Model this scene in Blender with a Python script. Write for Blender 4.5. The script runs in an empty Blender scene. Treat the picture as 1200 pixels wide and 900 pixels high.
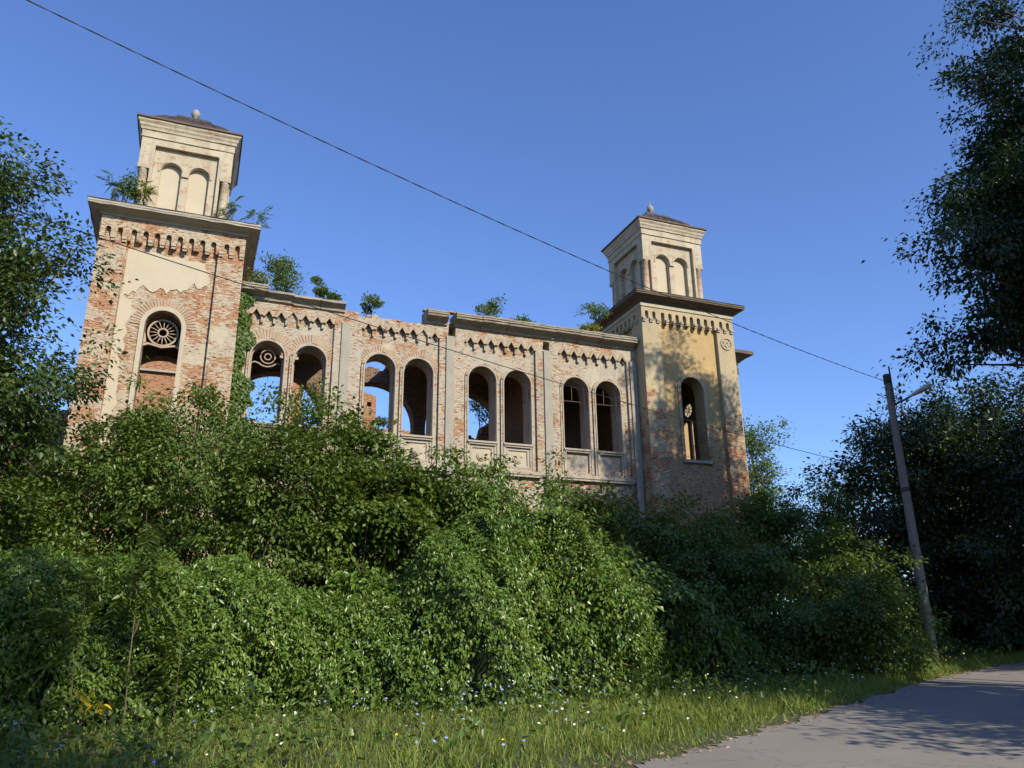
import bpy, bmesh, math, random
import numpy as np
from mathutils import Vector, Matrix
from mathutils.geometry import tessellate_polygon

R = math.radians
random.seed(7)
scene = bpy.context.scene
col = scene.collection

# ------------------------------------------------------------------ camera
PITCH, ROLL = 0.3199, -0.0117
cam_data = bpy.data.cameras.new('camera')
cam_data.sensor_width = 36.0
cam_data.lens = 36.0 * 936.0 / 1200.0
cam_data.clip_start = 0.1
cam_data.clip_end = 3000.0
cam = bpy.data.objects.new('camera', cam_data)
col.objects.link(cam)
F_ = Vector((0, math.cos(PITCH), math.sin(PITCH)))
U0 = Vector((0, -math.sin(PITCH), math.cos(PITCH)))
R0 = Vector((1, 0, 0))
cr, sr = math.cos(ROLL), math.sin(ROLL)
RX = R0 * cr + U0 * sr
UP = U0 * cr - R0 * sr
M = Matrix((RX, UP, -F_)).transposed().to_4x4()
M.translation = Vector((0, 0, 1.6))
cam.matrix_world = M
scene.camera = cam

# ------------------------------------------------------------------ sky and sun
YAW, DIST, S0 = 0.3773, 31.9014, -0.5159          # the facade's turn and distance
SUN_A, SUN_EL = R(21.0), R(32.0)                  # sun, measured from the facade's normal
cy, sy = math.cos(YAW), math.sin(YAW)
nrm = Vector((sy, -cy, 0)); rgt = Vector((cy, sy, 0))
sh = nrm * math.cos(SUN_A) + rgt * math.sin(SUN_A)
SUN = Vector((sh.x * math.cos(SUN_EL), sh.y * math.cos(SUN_EL), math.sin(SUN_EL)))

world = bpy.data.worlds.new('World')
scene.world = world
world.use_nodes = True
wn = world.node_tree.nodes; wl = world.node_tree.links
bg = wn['Background']
sky = wn.new('ShaderNodeTexSky')
sky.sky_type = 'NISHITA'
sky.sun_disc = False
sky.sun_elevation = SUN_EL
sky.sun_rotation = math.atan2(sh.x, sh.y)
sky.air_density = 1.0
sky.dust_density = 0.2
sky.ozone_density = 6.0
hs = wn.new('ShaderNodeHueSaturation')      # the camera's rendering of a clear morning sky
hs.inputs['Hue'].default_value = 0.510
hs.inputs['Saturation'].default_value = 1.05
hs.inputs['Value'].default_value = 1.2
wl.new(sky.outputs[0], hs.inputs['Color'])
wl.new(hs.outputs[0], bg.inputs[0])
bg.inputs[1].default_value = 0.15

sun_data = bpy.data.lights.new('sun', 'SUN')
sun_data.energy = 5.0
sun_data.angle = R(0.53)
sun_data.color = (1.0, 0.92, 0.77)
sun = bpy.data.objects.new('sun', sun_data)
col.objects.link(sun)
sun.rotation_euler = SUN.to_track_quat('Z', 'Y').to_euler()

scene.view_settings.view_transform = 'Standard'
scene.view_settings.look = 'None'
scene.view_settings.exposure = 0.33
scene.view_settings.gamma = 1.0
scene.view_settings.use_curve_mapping = False
scene.render.engine = 'CYCLES'
scene.cycles.max_bounces = 6
scene.cycles.diffuse_bounces = 2
scene.cycles.glossy_bounces = 2
scene.cycles.transmission_bounces = 3

# ------------------------------------------------------------------ object helpers
def link(name, mesh, mat=None, parent=None, loc=None, rotz=None):
    o = bpy.data.objects.new(name, mesh)
    col.objects.link(o)
    if mat is not None and mesh is not None and len(mesh.materials) == 0:
        mesh.materials.append(mat)
    if parent is not None:
        o.parent = parent
    if loc is not None:
        o.location = loc
    if rotz is not None:
        o.rotation_euler = (0, 0, rotz)
    return o

def tag(o, label=None, cat=None, group=None, kind=None):
    if label: o['label'] = label
    if cat: o['category'] = cat
    if group: o['group'] = group
    if kind: o['kind'] = kind
    return o

def empty(name, loc=(0, 0, 0), rotz=0.0):
    o = bpy.data.objects.new(name, None)
    o.empty_display_size = 0.5
    col.objects.link(o)
    o.location = loc
    o.rotation_euler = (0, 0, rotz)
    return o

class MB:
    """collects shapes into one mesh; UVs are box-projected in metres"""
    def __init__(self):
        self.v = []; self.f = []; self.smooth = []
    def add(self, verts, faces, smooth=False):
        o = len(self.v)
        self.v.extend(verts)
        self.f.extend([tuple(i + o for i in f) for f in faces])
        self.smooth.extend([smooth] * len(faces))
        return self
    def box(self, x0, x1, y0, y1, z0, z1, j=0.0):
        q = lambda: random.uniform(-j, j) if j else 0.0
        v = [(x + q(), y + q(), z + q()) for z in (z0, z1) for y in (y0, y1) for x in (x0, x1)]
        return self.add(v, [(0, 2, 3, 1), (4, 5, 7, 6), (0, 1, 5, 4), (2, 6, 7, 3), (0, 4, 6, 2), (1, 3, 7, 5)])
    def prism(self, outer, holes=(), y0=0.0, y1=1.0):
        """polygon in (x,z) with holes, extruded along y from y0 (front) to y1"""
        polys = [list(outer)] + [list(h) for h in holes]
        flat = [p for poly in polys for p in poly]
        tris = tessellate_polygon([[Vector((p[0], p[1], 0)) for p in poly] for poly in polys])
        n = len(flat)
        v = [(p[0], y0, p[1]) for p in flat] + [(p[0], y1, p[1]) for p in flat]
        f = []
        for t in tris:
            a, b, c = (flat[i] for i in t)
            area = (b[0]-a[0])*(c[1]-a[1]) - (c[0]-a[0])*(b[1]-a[1])
            if area < 0: t = (t[0], t[2], t[1])
            f.append((t[0], t[1], t[2]))
            f.append((t[0]+n, t[2]+n, t[1]+n))
        k = 0
        for pi, poly in enumerate(polys):
            m = len(poly)
            A = sum(poly[i][0]*poly[(i+1) % m][1] - poly[(i+1) % m][0]*poly[i][1] for i in range(m))
            flip = (A < 0) != (pi > 0)
            for i in range(m):
                a, b = k + i, k + (i + 1) % m
                f.append((a, a+n, b+n, b) if not flip else (a, b, b+n, a+n))
            k += m
        return self.add(v, f)
    def loft(self, rings, nseg=1, j=0.0, cx=0.0, cyy=0.0, top=True, bottom=True):
        """square rings (half, z) stacked"""
        v = []; f = []
        cnt = 4 * nseg
        for (h, z) in rings:
            c = [(-h, -h), (h, -h), (h, h), (-h, h)]
            for s in range(4):
                a, b = c[s], c[(s + 1) % 4]
                for i in range(nseg):
                    t = i / nseg
                    q = (lambda: random.uniform(-j, j)) if j else (lambda: 0.0)
                    v.append((cx + a[0] + (b[0]-a[0])*t + q(), cyy + a[1] + (b[1]-a[1])*t + q(), z + q()))
        for r in range(len(rings) - 1):
            for i in range(cnt):
                k = (i + 1) % cnt
                f.append((r*cnt+i, r*cnt+k, (r+1)*cnt+k, (r+1)*cnt+i))
        if bottom: f.append(tuple(range(cnt))[::-1])
        if top: f.append(tuple((len(rings)-1)*cnt + i for i in range(cnt)))
        return self.add(v, f)
    def lathe(self, prof, n=16, c=(0, 0, 0), smooth=True):
        v = []; f = []
        for (r, z) in prof:
            for i in range(n):
                a = 2*math.pi*i/n
                v.append((c[0] + r*math.cos(a), c[1] + r*math.sin(a), c[2] + z))
        for k in range(len(prof) - 1):
            for i in range(n):
                m = (i + 1) % n
                f.append((k*n+i, k*n+m, (k+1)*n+m, (k+1)*n+i))
        f.append(tuple(range(n))[::-1]); f.append(tuple((len(prof)-1)*n + i for i in range(n)))
        return self.add(v, f, smooth)
    def tube(self, pts, rad, n=6, smooth=True):
        pts = [Vector(p) for p in pts]
        if not hasattr(rad, '__len__'): rad = [rad]*len(pts)
        v = []; f = []
        for i, p in enumerate(pts):
            d = (pts[min(i+1, len(pts)-1)] - pts[max(i-1, 0)])
            if d.length < 1e-9: d = Vector((0, 0, 1))
            d.normalize()
            a = d.cross(Vector((0, 0, 1))) if abs(d.z) < 0.92 else d.cross(Vector((1, 0, 0)))
            a.normalize(); b = d.cross(a)
            for k in range(n):
                t = 2*math.pi*k/n
                v.append(tuple(p + (a*math.cos(t) + b*math.sin(t))*rad[i]))
        for i in range(len(pts)-1):
            for k in range(n):
                m = (k+1) % n
                f.append((i*n+k, (i+1)*n+k, (i+1)*n+m, i*n+m))
        f.append(tuple(range(n))); f.append(tuple((len(pts)-1)*n + k for k in range(n))[::-1])
        return self.add(v, f, smooth)
    def mesh(self, name):
        me = bpy.data.meshes.new(name)
        me.from_pydata(self.v, [], self.f)
        me.polygons.foreach_set('use_smooth', self.smooth)
        uv = me.uv_layers.new(name='UVMap')
        nl = len(me.loops)
        vi = np.empty(nl, np.int32); me.loops.foreach_get('vertex_index', vi)
        co = np.empty(len(me.vertices)*3, np.float32); me.vertices.foreach_get('co', co); co = co.reshape(-1, 3)
        pn = np.empty(len(me.polygons)*3, np.float32); me.polygons.foreach_get('normal', pn); pn = np.abs(pn.reshape(-1, 3))
        lt = np.empty(len(me.polygons), np.int32); me.polygons.foreach_get('loop_total', lt)
        ax = np.repeat(np.argmax(pn * np.array([1.0, 1.0, 0.9]), axis=1), lt)
        c = co[vi]
        out = np.empty((nl, 2), np.float32)
        out[:, 0] = np.where(ax == 0, c[:, 1] + 3.1, c[:, 0])
        out[:, 1] = np.where(ax == 2, c[:, 1], c[:, 2])
        uv.data.foreach_set('uv', out.ravel())
        me.update()
        return me

def arch(cx, hw, zb, zs, n=14):
    """opening outline with a round head, starting bottom left, clockwise from there up"""
    p = [(cx - hw, zb)]
    for i in range(n + 1):
        a = math.pi - math.pi*i/n
        p.append((cx + hw*math.cos(a), zs + hw*math.sin(a)))
    p.append((cx + hw, zb))
    return p[::-1]

def band(cx, ho, hi, zb, zs, n=18):
    """U-shaped outline of an arch moulding between half widths hi and ho"""
    o = arch(cx, ho, zb, zs, n); i = arch(cx, hi, zb, zs, n)
    return o + i[::-1]

def circle(cx, cz, r, n=20):
    return [(cx + r*math.cos(2*math.pi*i/n), cz + r*math.sin(2*math.pi*i/n)) for i in range(n)]

# ------------------------------------------------------------------ materials
def new_mat(name):
    m = bpy.data.materials.new(name); m.use_nodes = True
    return m, m.node_tree.nodes, m.node_tree.links, m.node_tree.nodes['Principled BSDF']

class NT:
    def __init__(s, m): s.n = m.node_tree.nodes; s.l = m.node_tree.links
    def node(s, t, **k):
        x = s.n.new(t)
        for a, b in k.items(): setattr(x, a, b)
        return x
    def put(s, sock, v):
        if hasattr(v, 'node'): s.l.new(v, sock)
        elif isinstance(v, (tuple, list)) and len(v) == 3 and sock.type == 'RGBA': sock.default_value = (*v, 1)
        else: sock.default_value = v
    def math(s, op, a, b=0.0, clamp=False):
        x = s.node('ShaderNodeMath', operation=op, use_clamp=clamp)
        s.put(x.inputs[0], a); s.put(x.inputs[1], b)
        return x.outputs[0]
    def mix(s, f, a, b, blend='MIX'):
        x = s.node('ShaderNodeMix', data_type='RGBA', blend_type=blend)
        s.put(x.inputs[0], f); s.put(x.inputs[6], a); s.put(x.inputs[7], b)
        return x.outputs[2]
    def ramp(s, f, a, b):
        x = s.node('ShaderNodeMapRange'); x.inputs[1].default_value = a; x.inputs[2].default_value = b
        x.clamp = True
        s.put(x.inputs[0], f)
        return x.outputs[0]
    def noise(s, vec, scale, detail=4.0, rough=0.55, dist=0.0):
        x = s.node('ShaderNodeTexNoise'); x.inputs['Scale'].default_value = scale
        x.inputs['Detail'].default_value = detail; x.inputs['Roughness'].default_value = rough
        x.inputs['Distortion'].default_value = dist
        s.l.new(vec, x.inputs['Vector'])
        return x.outputs['Fac']
    def scale(s, vec, sc, off=(0, 0, 0)):
        x = s.node('ShaderNodeMapping'); x.inputs['Scale'].default_value = sc; x.inputs['Location'].default_value = off
        s.l.new(vec, x.inputs['Vector'])
        return x.outputs[0]
    def bump(s, h, strength, dist, nrm=None):
        x = s.node('ShaderNodeBump'); x.inputs['Strength'].default_value = strength; x.inputs['Distance'].default_value = dist
        s.l.new(h, x.inputs['Height'])
        if nrm: s.l.new(nrm, x.inputs['Normal'])
        return x.outputs[0]

def masonry(name, bias=0.0, zgrad=None, plaster=(0.43, 0.37, 0.26), plaster2=(0.34, 0.295, 0.215),
            brick1=(0.29, 0.100, 0.043), brick2=(0.36, 0.165, 0.076), wash=0.5, off=(0, 0, 0), grime=0.35):
    """weathered plaster over brick; bias > 0 keeps more plaster; zgrad = (height, slope) more plaster above it"""
    m, n, l, b = new_mat(name); t = NT(m)
    uv = t.node('ShaderNodeTexCoord').outputs['UV']
    uvo = t.scale(uv, (1, 1, 1), off)
    br = t.node('ShaderNodeTexBrick')
    br.inputs['Scale'].default_value = 1.0
    br.inputs['Brick Width'].default_value = 0.27; br.inputs['Row Height'].default_value = 0.082
    br.inputs['Mortar Size'].default_value = 0.010; br.inputs['Mortar Smooth'].default_value = 0.25
    br.inputs['Bias'].default_value = 0.0
    t.put(br.inputs['Color1'], brick1); t.put(br.inputs['Color2'], brick2); t.put(br.inputs['Mortar'], (0.46, 0.40, 0.31))
    wob = t.node('ShaderNodeVectorMath', operation='ADD')
    nz = t.node('ShaderNodeTexNoise'); nz.inputs['Scale'].default_value = 2.2; l.new(uv, nz.inputs['Vector'])
    sc = t.node('ShaderNodeVectorMath', operation='SCALE'); sc.inputs['Scale'].default_value = 0.02
    l.new(nz.outputs['Color'], sc.inputs[0]); l.new(uv, wob.inputs[0]); l.new(sc.outputs[0], wob.inputs[1])
    l.new(wob.outputs[0], br.inputs['Vector'])
    # each brick's tone: coarse noise along the courses
    tone = t.noise(t.scale(uvo, (3.4, 11.5, 1)), 1.0, 2.0, 0.6)
    bcol = t.mix(t.ramp(tone, 0.40, 0.70), br.outputs['Color'], (brick2[0]*1.08, brick2[1]*1.2, brick2[2]*1.15))
    dk = t.noise(t.scale(uvo, (2.6, 9.0, 1), (7, 3, 0)), 1.0, 3.0, 0.65)
    bcol = t.mix(t.ramp(dk, 0.56, 0.70), bcol, (brick1[0]*.5, brick1[1]*.5, brick1[2]*.55))
    # remnants of lime wash and mortar: large drifts broken up brick by brick
    lo = t.noise(t.scale(uvo, (0.8, 1.5, 1), (3, 11, 0)), 1.0, 5.0, 0.65)
    hi = t.noise(t.scale(uvo, (4.2, 13.0, 1), (5, 2, 0)), 1.0, 3.0, 0.75)
    st = t.math('ADD', t.math('MULTIPLY', lo, 0.62), t.math('MULTIPLY', hi, 0.38))
    stm = t.ramp(st, 0.55 - 0.12*wash, 0.575 - 0.12*wash)
    # plaster sheets
    big = t.noise(t.scale(uvo, (0.42, 0.55, 1), (1, 5, 0)), 1.0, 9.0, 0.66, 0.4)
    if zgrad:
        sep = t.node('ShaderNodeSeparateXYZ'); l.new(uv, sep.inputs[0])
        g = t.math('MULTIPLY', t.math('SUBTRACT', sep.outputs[1], zgrad[0]), zgrad[1])
        g = t.math('MINIMUM', t.math('MAXIMUM', g, -0.22), 0.28)
        big = t.math('ADD', big, g)
    pm = t.ramp(t.math('ADD', big, bias), 0.515, 0.54)
    pc = t.mix(t.ramp(t.noise(t.scale(uvo, (0.9, 0.5, 1)), 1.0, 7.0, 0.7), 0.35, 0.68), plaster, plaster2)
    washc = t.mix(t.ramp(hi, 0.40, 0.62), plaster2, (plaster[0]*1.12, plaster[1]*1.12, plaster[2]*1.12))
    c = t.mix(t.math('MULTIPLY', stm, 0.86), bcol, washc)
    c = t.mix(pm, c, pc)
    # dark weathering running down and specks
    run = t.noise(t.scale(uvo, (2.3, 0.22, 1), (2, 2, 0)), 1.0, 5.0, 0.7)
    c = t.mix(t.math('MULTIPLY', t.ramp(run, 0.52, 0.80), grime), c, (0.16, 0.135, 0.105))
    sp = t.noise(t.scale(uvo, (5.0, 15.0, 1), (1, 9, 0)), 1.0, 3.0, 0.7)
    c = t.mix(t.math('MULTIPLY', t.math('MULTIPLY', t.ramp(sp, 0.575, 0.64), t.math('SUBTRACT', 1.0, t.math('MULTIPLY', pm, 0.85))), 0.88), c, (0.085, 0.055, 0.038))
    l.new(c, b.inputs['Base Color'])
    b.inputs['Roughness'].default_value = 0.92
    b.inputs['Specular IOR Level'].default_value = 0.15
    cov = t.math('MAXIMUM', pm, t.math('MULTIPLY', stm, 0.55))
    h1 = t.math('ADD', t.math('MULTIPLY', cov, 0.035), t.math('MULTIPLY', st, 0.06))
    inv = t.math('SUBTRACT', 1.0, cov)
    h2 = t.math('MULTIPLY', t.math('SUBTRACT', 1.0, br.outputs['Fac']), t.math('MULTIPLY', inv, 0.015))
    h3 = t.math('MULTIPLY', tone, t.math('MULTIPLY', inv, 0.035))
    h = t.math('ADD', t.math('ADD', h1, h2), h3)
    h = t.math('SUBTRACT', h, t.math('MULTIPLY', t.ramp(sp, 0.58, 0.70), t.math('MULTIPLY', inv, 0.05)))
    h = t.math('ADD', h, t.math('MULTIPLY', t.noise(uvo, 30.0, 3.0, 0.7), 0.006))
    l.new(t.bump(h, 0.9, 1.0), b.inputs['Normal'])
    return m

def stone(name, c1, c2, scale=1.2, bumpd=0.012, rough=0.9, streak=0.5, dark=(0.13, 0.11, 0.09), chips=0.0, chipcol=(0.40, 0.20, 0.12)):
    m, n, l, b = new_mat(name); t = NT(m)
    uv = t.node('ShaderNodeTexCoord').outputs['UV']
    ob = t.node('ShaderNodeTexCoord').outputs['Object']
    a = t.noise(ob, scale, 7.0, 0.68)
    c = t.mix(t.ramp(a, 0.33, 0.68), c1, c2)
    s_ = t.noise(t.scale(ob, (3.0, 3.0, 0.35)), 1.0, 6.0, 0.7)
    c = t.mix(t.math('MULTIPLY', t.ramp(s_, 0.50, 0.78), streak), c, dark)
    if chips:
        k = t.noise(t.scale(ob, (2.2, 2.2, 4.5)), 1.0, 6.0, 0.7)
        c = t.mix(t.ramp(k, 0.62 - chips, 0.66 - chips), c, chipcol)
    l.new(c, b.inputs['Base Color'])
    b.inputs['Roughness'].default_value = rough
    b.inputs['Specular IOR Level'].default_value = 0.2
    h = t.math('ADD', t.noise(ob, 14.0, 5.0, 0.7), t.math('MULTIPLY', a, 2.0))
    l.new(t.bump(h, 0.8, bumpd), b.inputs['Normal'])
    return m

def leaf_mat(name, dark, mid, light, trans=0.28, rough=0.42):
    m, n, l, b = new_mat(name); t = NT(m)
    at = t.node('ShaderNodeAttribute', attribute_name='tint')
    f = at.outputs['Fac']
    c = t.mix(t.ramp(f, 0.0, 0.6), dark, mid)
    c = t.mix(t.ramp(f, 0.6, 1.0), c, light)
    l.new(c, b.inputs['Base Color'])
    b.inputs['Roughness'].default_value = rough
    b.inputs['Specular IOR Level'].default_value = 0.48
    tr = t.node('ShaderNodeBsdfTranslucent')
    l.new(t.mix(0.55, c, (light[0]*1.3, light[1]*1.2, light[2]*0.6)), tr.inputs['Color'])
    mx = t.node('ShaderNodeMixShader'); mx.inputs[0].default_value = trans
    l.new(b.outputs[0], mx.inputs[1]); l.new(tr.outputs[0], mx.inputs[2])
    l.new(mx.outputs[0], n['Material Output'].inputs[0])
    return m

def bark_mat(name, c1, c2):
    m, n, l, b = new_mat(name); t = NT(m)
    ob = t.node('ShaderNodeTexCoord').outputs['Object']
    a = t.noise(t.scale(ob, (9, 9, 1.6)), 1.0, 6.0, 0.7)
    l.new(t.mix(t.ramp(a, 0.35, 0.65), c1, c2), b.inputs['Base Color'])
    b.inputs['Roughness'].default_value = 0.95
    l.new(t.bump(a, 0.8, 0.03), b.inputs['Normal'])
    return m

MT = {}
MT['tower_left'] = masonry('weathered brick of the left tower', bias=-0.055, wash=0.56, off=(3, 1, 0), grime=0.25)
MT['tower_right'] = masonry('ochre plaster of the right tower', bias=0.07, zgrad=(12.2, 0.055), plaster=(0.44, 0.305, 0.135),
                            plaster2=(0.35, 0.255, 0.13), wash=0.3, off=(13, 8, 0), brick1=(0.36, 0.17, 0.09), brick2=(0.42, 0.24, 0.13), grime=0.25)
MT['frame_right'] = masonry('pale plaster of the right tower pilasters', bias=0.06, zgrad=(12.8, 0.06), plaster=(0.42, 0.34, 0.205),
                            plaster2=(0.34, 0.28, 0.18), wash=0.5, off=(23, 18, 0), grime=0.25)
MT['nave'] = masonry('weathered brick of the nave', bias=-0.015, wash=0.85, off=(5, 31, 0), plaster=(0.42, 0.365, 0.27), plaster2=(0.33, 0.295, 0.235), grime=0.6)
MT['brick'] = masonry('bare red brick', bias=-0.3, wash=-0.1, off=(9, 4, 0), grime=0.25)
MT['shade_brick'] = masonry('inner brick darkened for shade', bias=-0.3, wash=-0.9, off=(19, 4, 0), grime=0.6, brick1=(0.15, 0.075, 0.045), brick2=(0.19, 0.11, 0.065))  # brick colour darkened so the interior reads as deep shade
MT['brick_arch'] = stone('brick voussoirs', (0.35, 0.25, 0.16), (0.38, 0.31, 0.22), 3.0, 0.015, chips=0.06)
MT['cream'] = stone('cream plaster', (0.44, 0.385, 0.28), (0.37, 0.32, 0.23), 0.8, 0.010, streak=0.3)
MT['belfry'] = stone('cream plaster with worn edges', (0.45, 0.39, 0.28), (0.38, 0.32, 0.225), 0.9, 0.02, streak=0.6, chips=0.055, chipcol=(0.33, 0.215, 0.135))
MT['column'] = stone('worn brick and plaster columns', (0.40, 0.34, 0.24), (0.34, 0.26, 0.18), 1.2, 0.02, streak=0.2, chips=0.10)
MT['cement'] = stone('grey cement render', (0.33, 0.30, 0.24), (0.27, 0.25, 0.205), 1.0, 0.012, streak=0.35)
MT['surround'] = stone('pale cement mouldings', (0.38, 0.335, 0.26), (0.32, 0.28, 0.22), 1.4, 0.012, streak=0.3)
MT['cornice'] = stone('weathered cornice stone', (0.33, 0.285, 0.21), (0.22, 0.19, 0.14), 1.6, 0.03, streak=0.55)
MT['soffit'] = stone('dark brown eaves', (0.10, 0.075, 0.055), (0.15, 0.11, 0.08), 2.0, 0.012, streak=0.4)
MT['corbel'] = stone('corbel plaster', (0.40, 0.34, 0.24), (0.33, 0.26, 0.18), 2.5, 0.02, streak=0.25, chips=0.03)
MT['tracery'] = stone('stone tracery', (0.40, 0.31, 0.22), (0.30, 0.23, 0.17), 2.0, 0.01, streak=0.3)
MT['roof'] = stone('rusty sheet roof', (0.040, 0.031, 0.028), (0.065, 0.048, 0.040), 1.5, 0.006, rough=0.6, streak=0.3, dark=(0.05, 0.035, 0.03))
MT['finial'] = stone('grey finial ball', (0.34, 0.33, 0.30), (0.22, 0.21, 0.19), 5.0, 0.006)
MT['plaster_patch'] = stone('smooth yellowish plaster', (0.46, 0.395, 0.285), (0.42, 0.355, 0.25), 0.6, 0.006, streak=0.16)
MT['concrete'] = stone('pole concrete', (0.22, 0.21, 0.19), (0.17, 0.16, 0.145), 3.0, 0.006, streak=0.3)
MT['metal'] = stone('grey lamp metal', (0.62, 0.62, 0.60), (0.52, 0.52, 0.50), 3.0, 0.002, rough=0.5, streak=0.2)
MT['iron'] = stone('dark iron', (0.05, 0.05, 0.05), (0.08, 0.07, 0.06), 3.0, 0.002, rough=0.6, streak=0.2)
MT['cable'] = stone('black cable', (0.02, 0.02, 0.022), (0.03, 0.03, 0.03), 3.0, 0.001, rough=0.5, streak=0.0)
MT['bark'] = bark_mat('bark', (0.07, 0.05, 0.035), (0.14, 0.11, 0.08))
MT['twig'] = bark_mat('twig', (0.10, 0.075, 0.045), (0.17, 0.13, 0.08))
MT['leaf_creeper'] = leaf_mat('creeper leaves', (0.055, 0.105, 0.014), (0.112, 0.190, 0.025), (0.22, 0.27, 0.042), 0.22, 0.34)
MT['leaf_bush'] = leaf_mat('shrub leaves', (0.048, 0.090, 0.013), (0.098, 0.162, 0.023), (0.19, 0.235, 0.038))
MT['leaf_frond'] = leaf_mat('frond leaves', (0.055, 0.095, 0.016), (0.10, 0.16, 0.026), (0.20, 0.25, 0.045))
MT['leaf_tree'] = leaf_mat('tree leaves', (0.028, 0.054, 0.011), (0.055, 0.098, 0.018), (0.11, 0.15, 0.028))
MT['leaf_oak'] = leaf_mat('dark tree leaves', (0.012, 0.028, 0.008), (0.026, 0.054, 0.012), (0.055, 0.095, 0.018), 0.15)
MT['leaf_yellow'] = leaf_mat('yellowish leaves', (0.10, 0.15, 0.03), (0.20, 0.24, 0.05), (0.34, 0.32, 0.07))
MT['leaf_gold'] = leaf_mat('golden leaves', (0.45, 0.30, 0.02), (0.60, 0.42, 0.03), (0.70, 0.52, 0.06))
MT['leaf_roof'] = leaf_mat('sapling leaves', (0.055, 0.100, 0.028), (0.100, 0.170, 0.042), (0.19, 0.25, 0.06), 0.35)
MT['grass'] = leaf_mat('grass blades', (0.08, 0.13, 0.016), (0.165, 0.235, 0.028), (0.36, 0.34, 0.09), 0.3, 0.55)
MT['core'] = leaf_mat('painted shade core', (0.012, 0.028, 0.008), (0.018, 0.04, 0.010), (0.03, 0.06, 0.014), 0.0, 0.9)  # near-black, so gaps in the hedge read as deep shade

# ------------------------------------------------------------------ ground and road
def gz(x, y):
    return min(max(y - 6.0, 0.0), 34.0) * 0.045

def gz_np(x, y):
    return np.clip(y - 6.0, 0, 34.0) * 0.045

ROAD = [(-14.0, -6.0), (-7.0, 1.8), (-1.5, 7.6), (1.45, 10.72), (3.58, 13.25), (6.64, 16.92), (10.64, 21.88), (12.85, 24.12), (16.78, 27.95), (22.5, 32.2), (31, 37), (44, 41), (80, 46)]
def road_edge(t):
    """point on the road's left edge and its direction"""
    k = min(int(t), len(ROAD) - 2); u = t - k
    p0 = ROAD[max(k-1, 0)]; p1 = ROAD[k]; p2 = ROAD[k+1]; p3 = ROAD[min(k+2, len(ROAD)-1)]
    c = []
    for i in (0, 1):
        a = p1[i]; m1 = (p2[i]-p0[i])/2; m2 = (p3[i]-p1[i])/2; b = p2[i]
        c.append((2*u**3-3*u*u+1)*a + (u**3-2*u*u+u)*m1 + (-2*u**3+3*u*u)*b + (u**3-u*u)*m2)
    return c
ROADPTS = [road_edge(i/12.0) for i in range(12*(len(ROAD)-1))]
RP = np.array(ROADPTS)
RD = np.gradient(RP, axis=0); RD /= np.linalg.norm(RD, axis=1)[:, None]
RN = np.stack([RD[:, 1], -RD[:, 0]], axis=1)          # to the right, onto the tarmac

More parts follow.
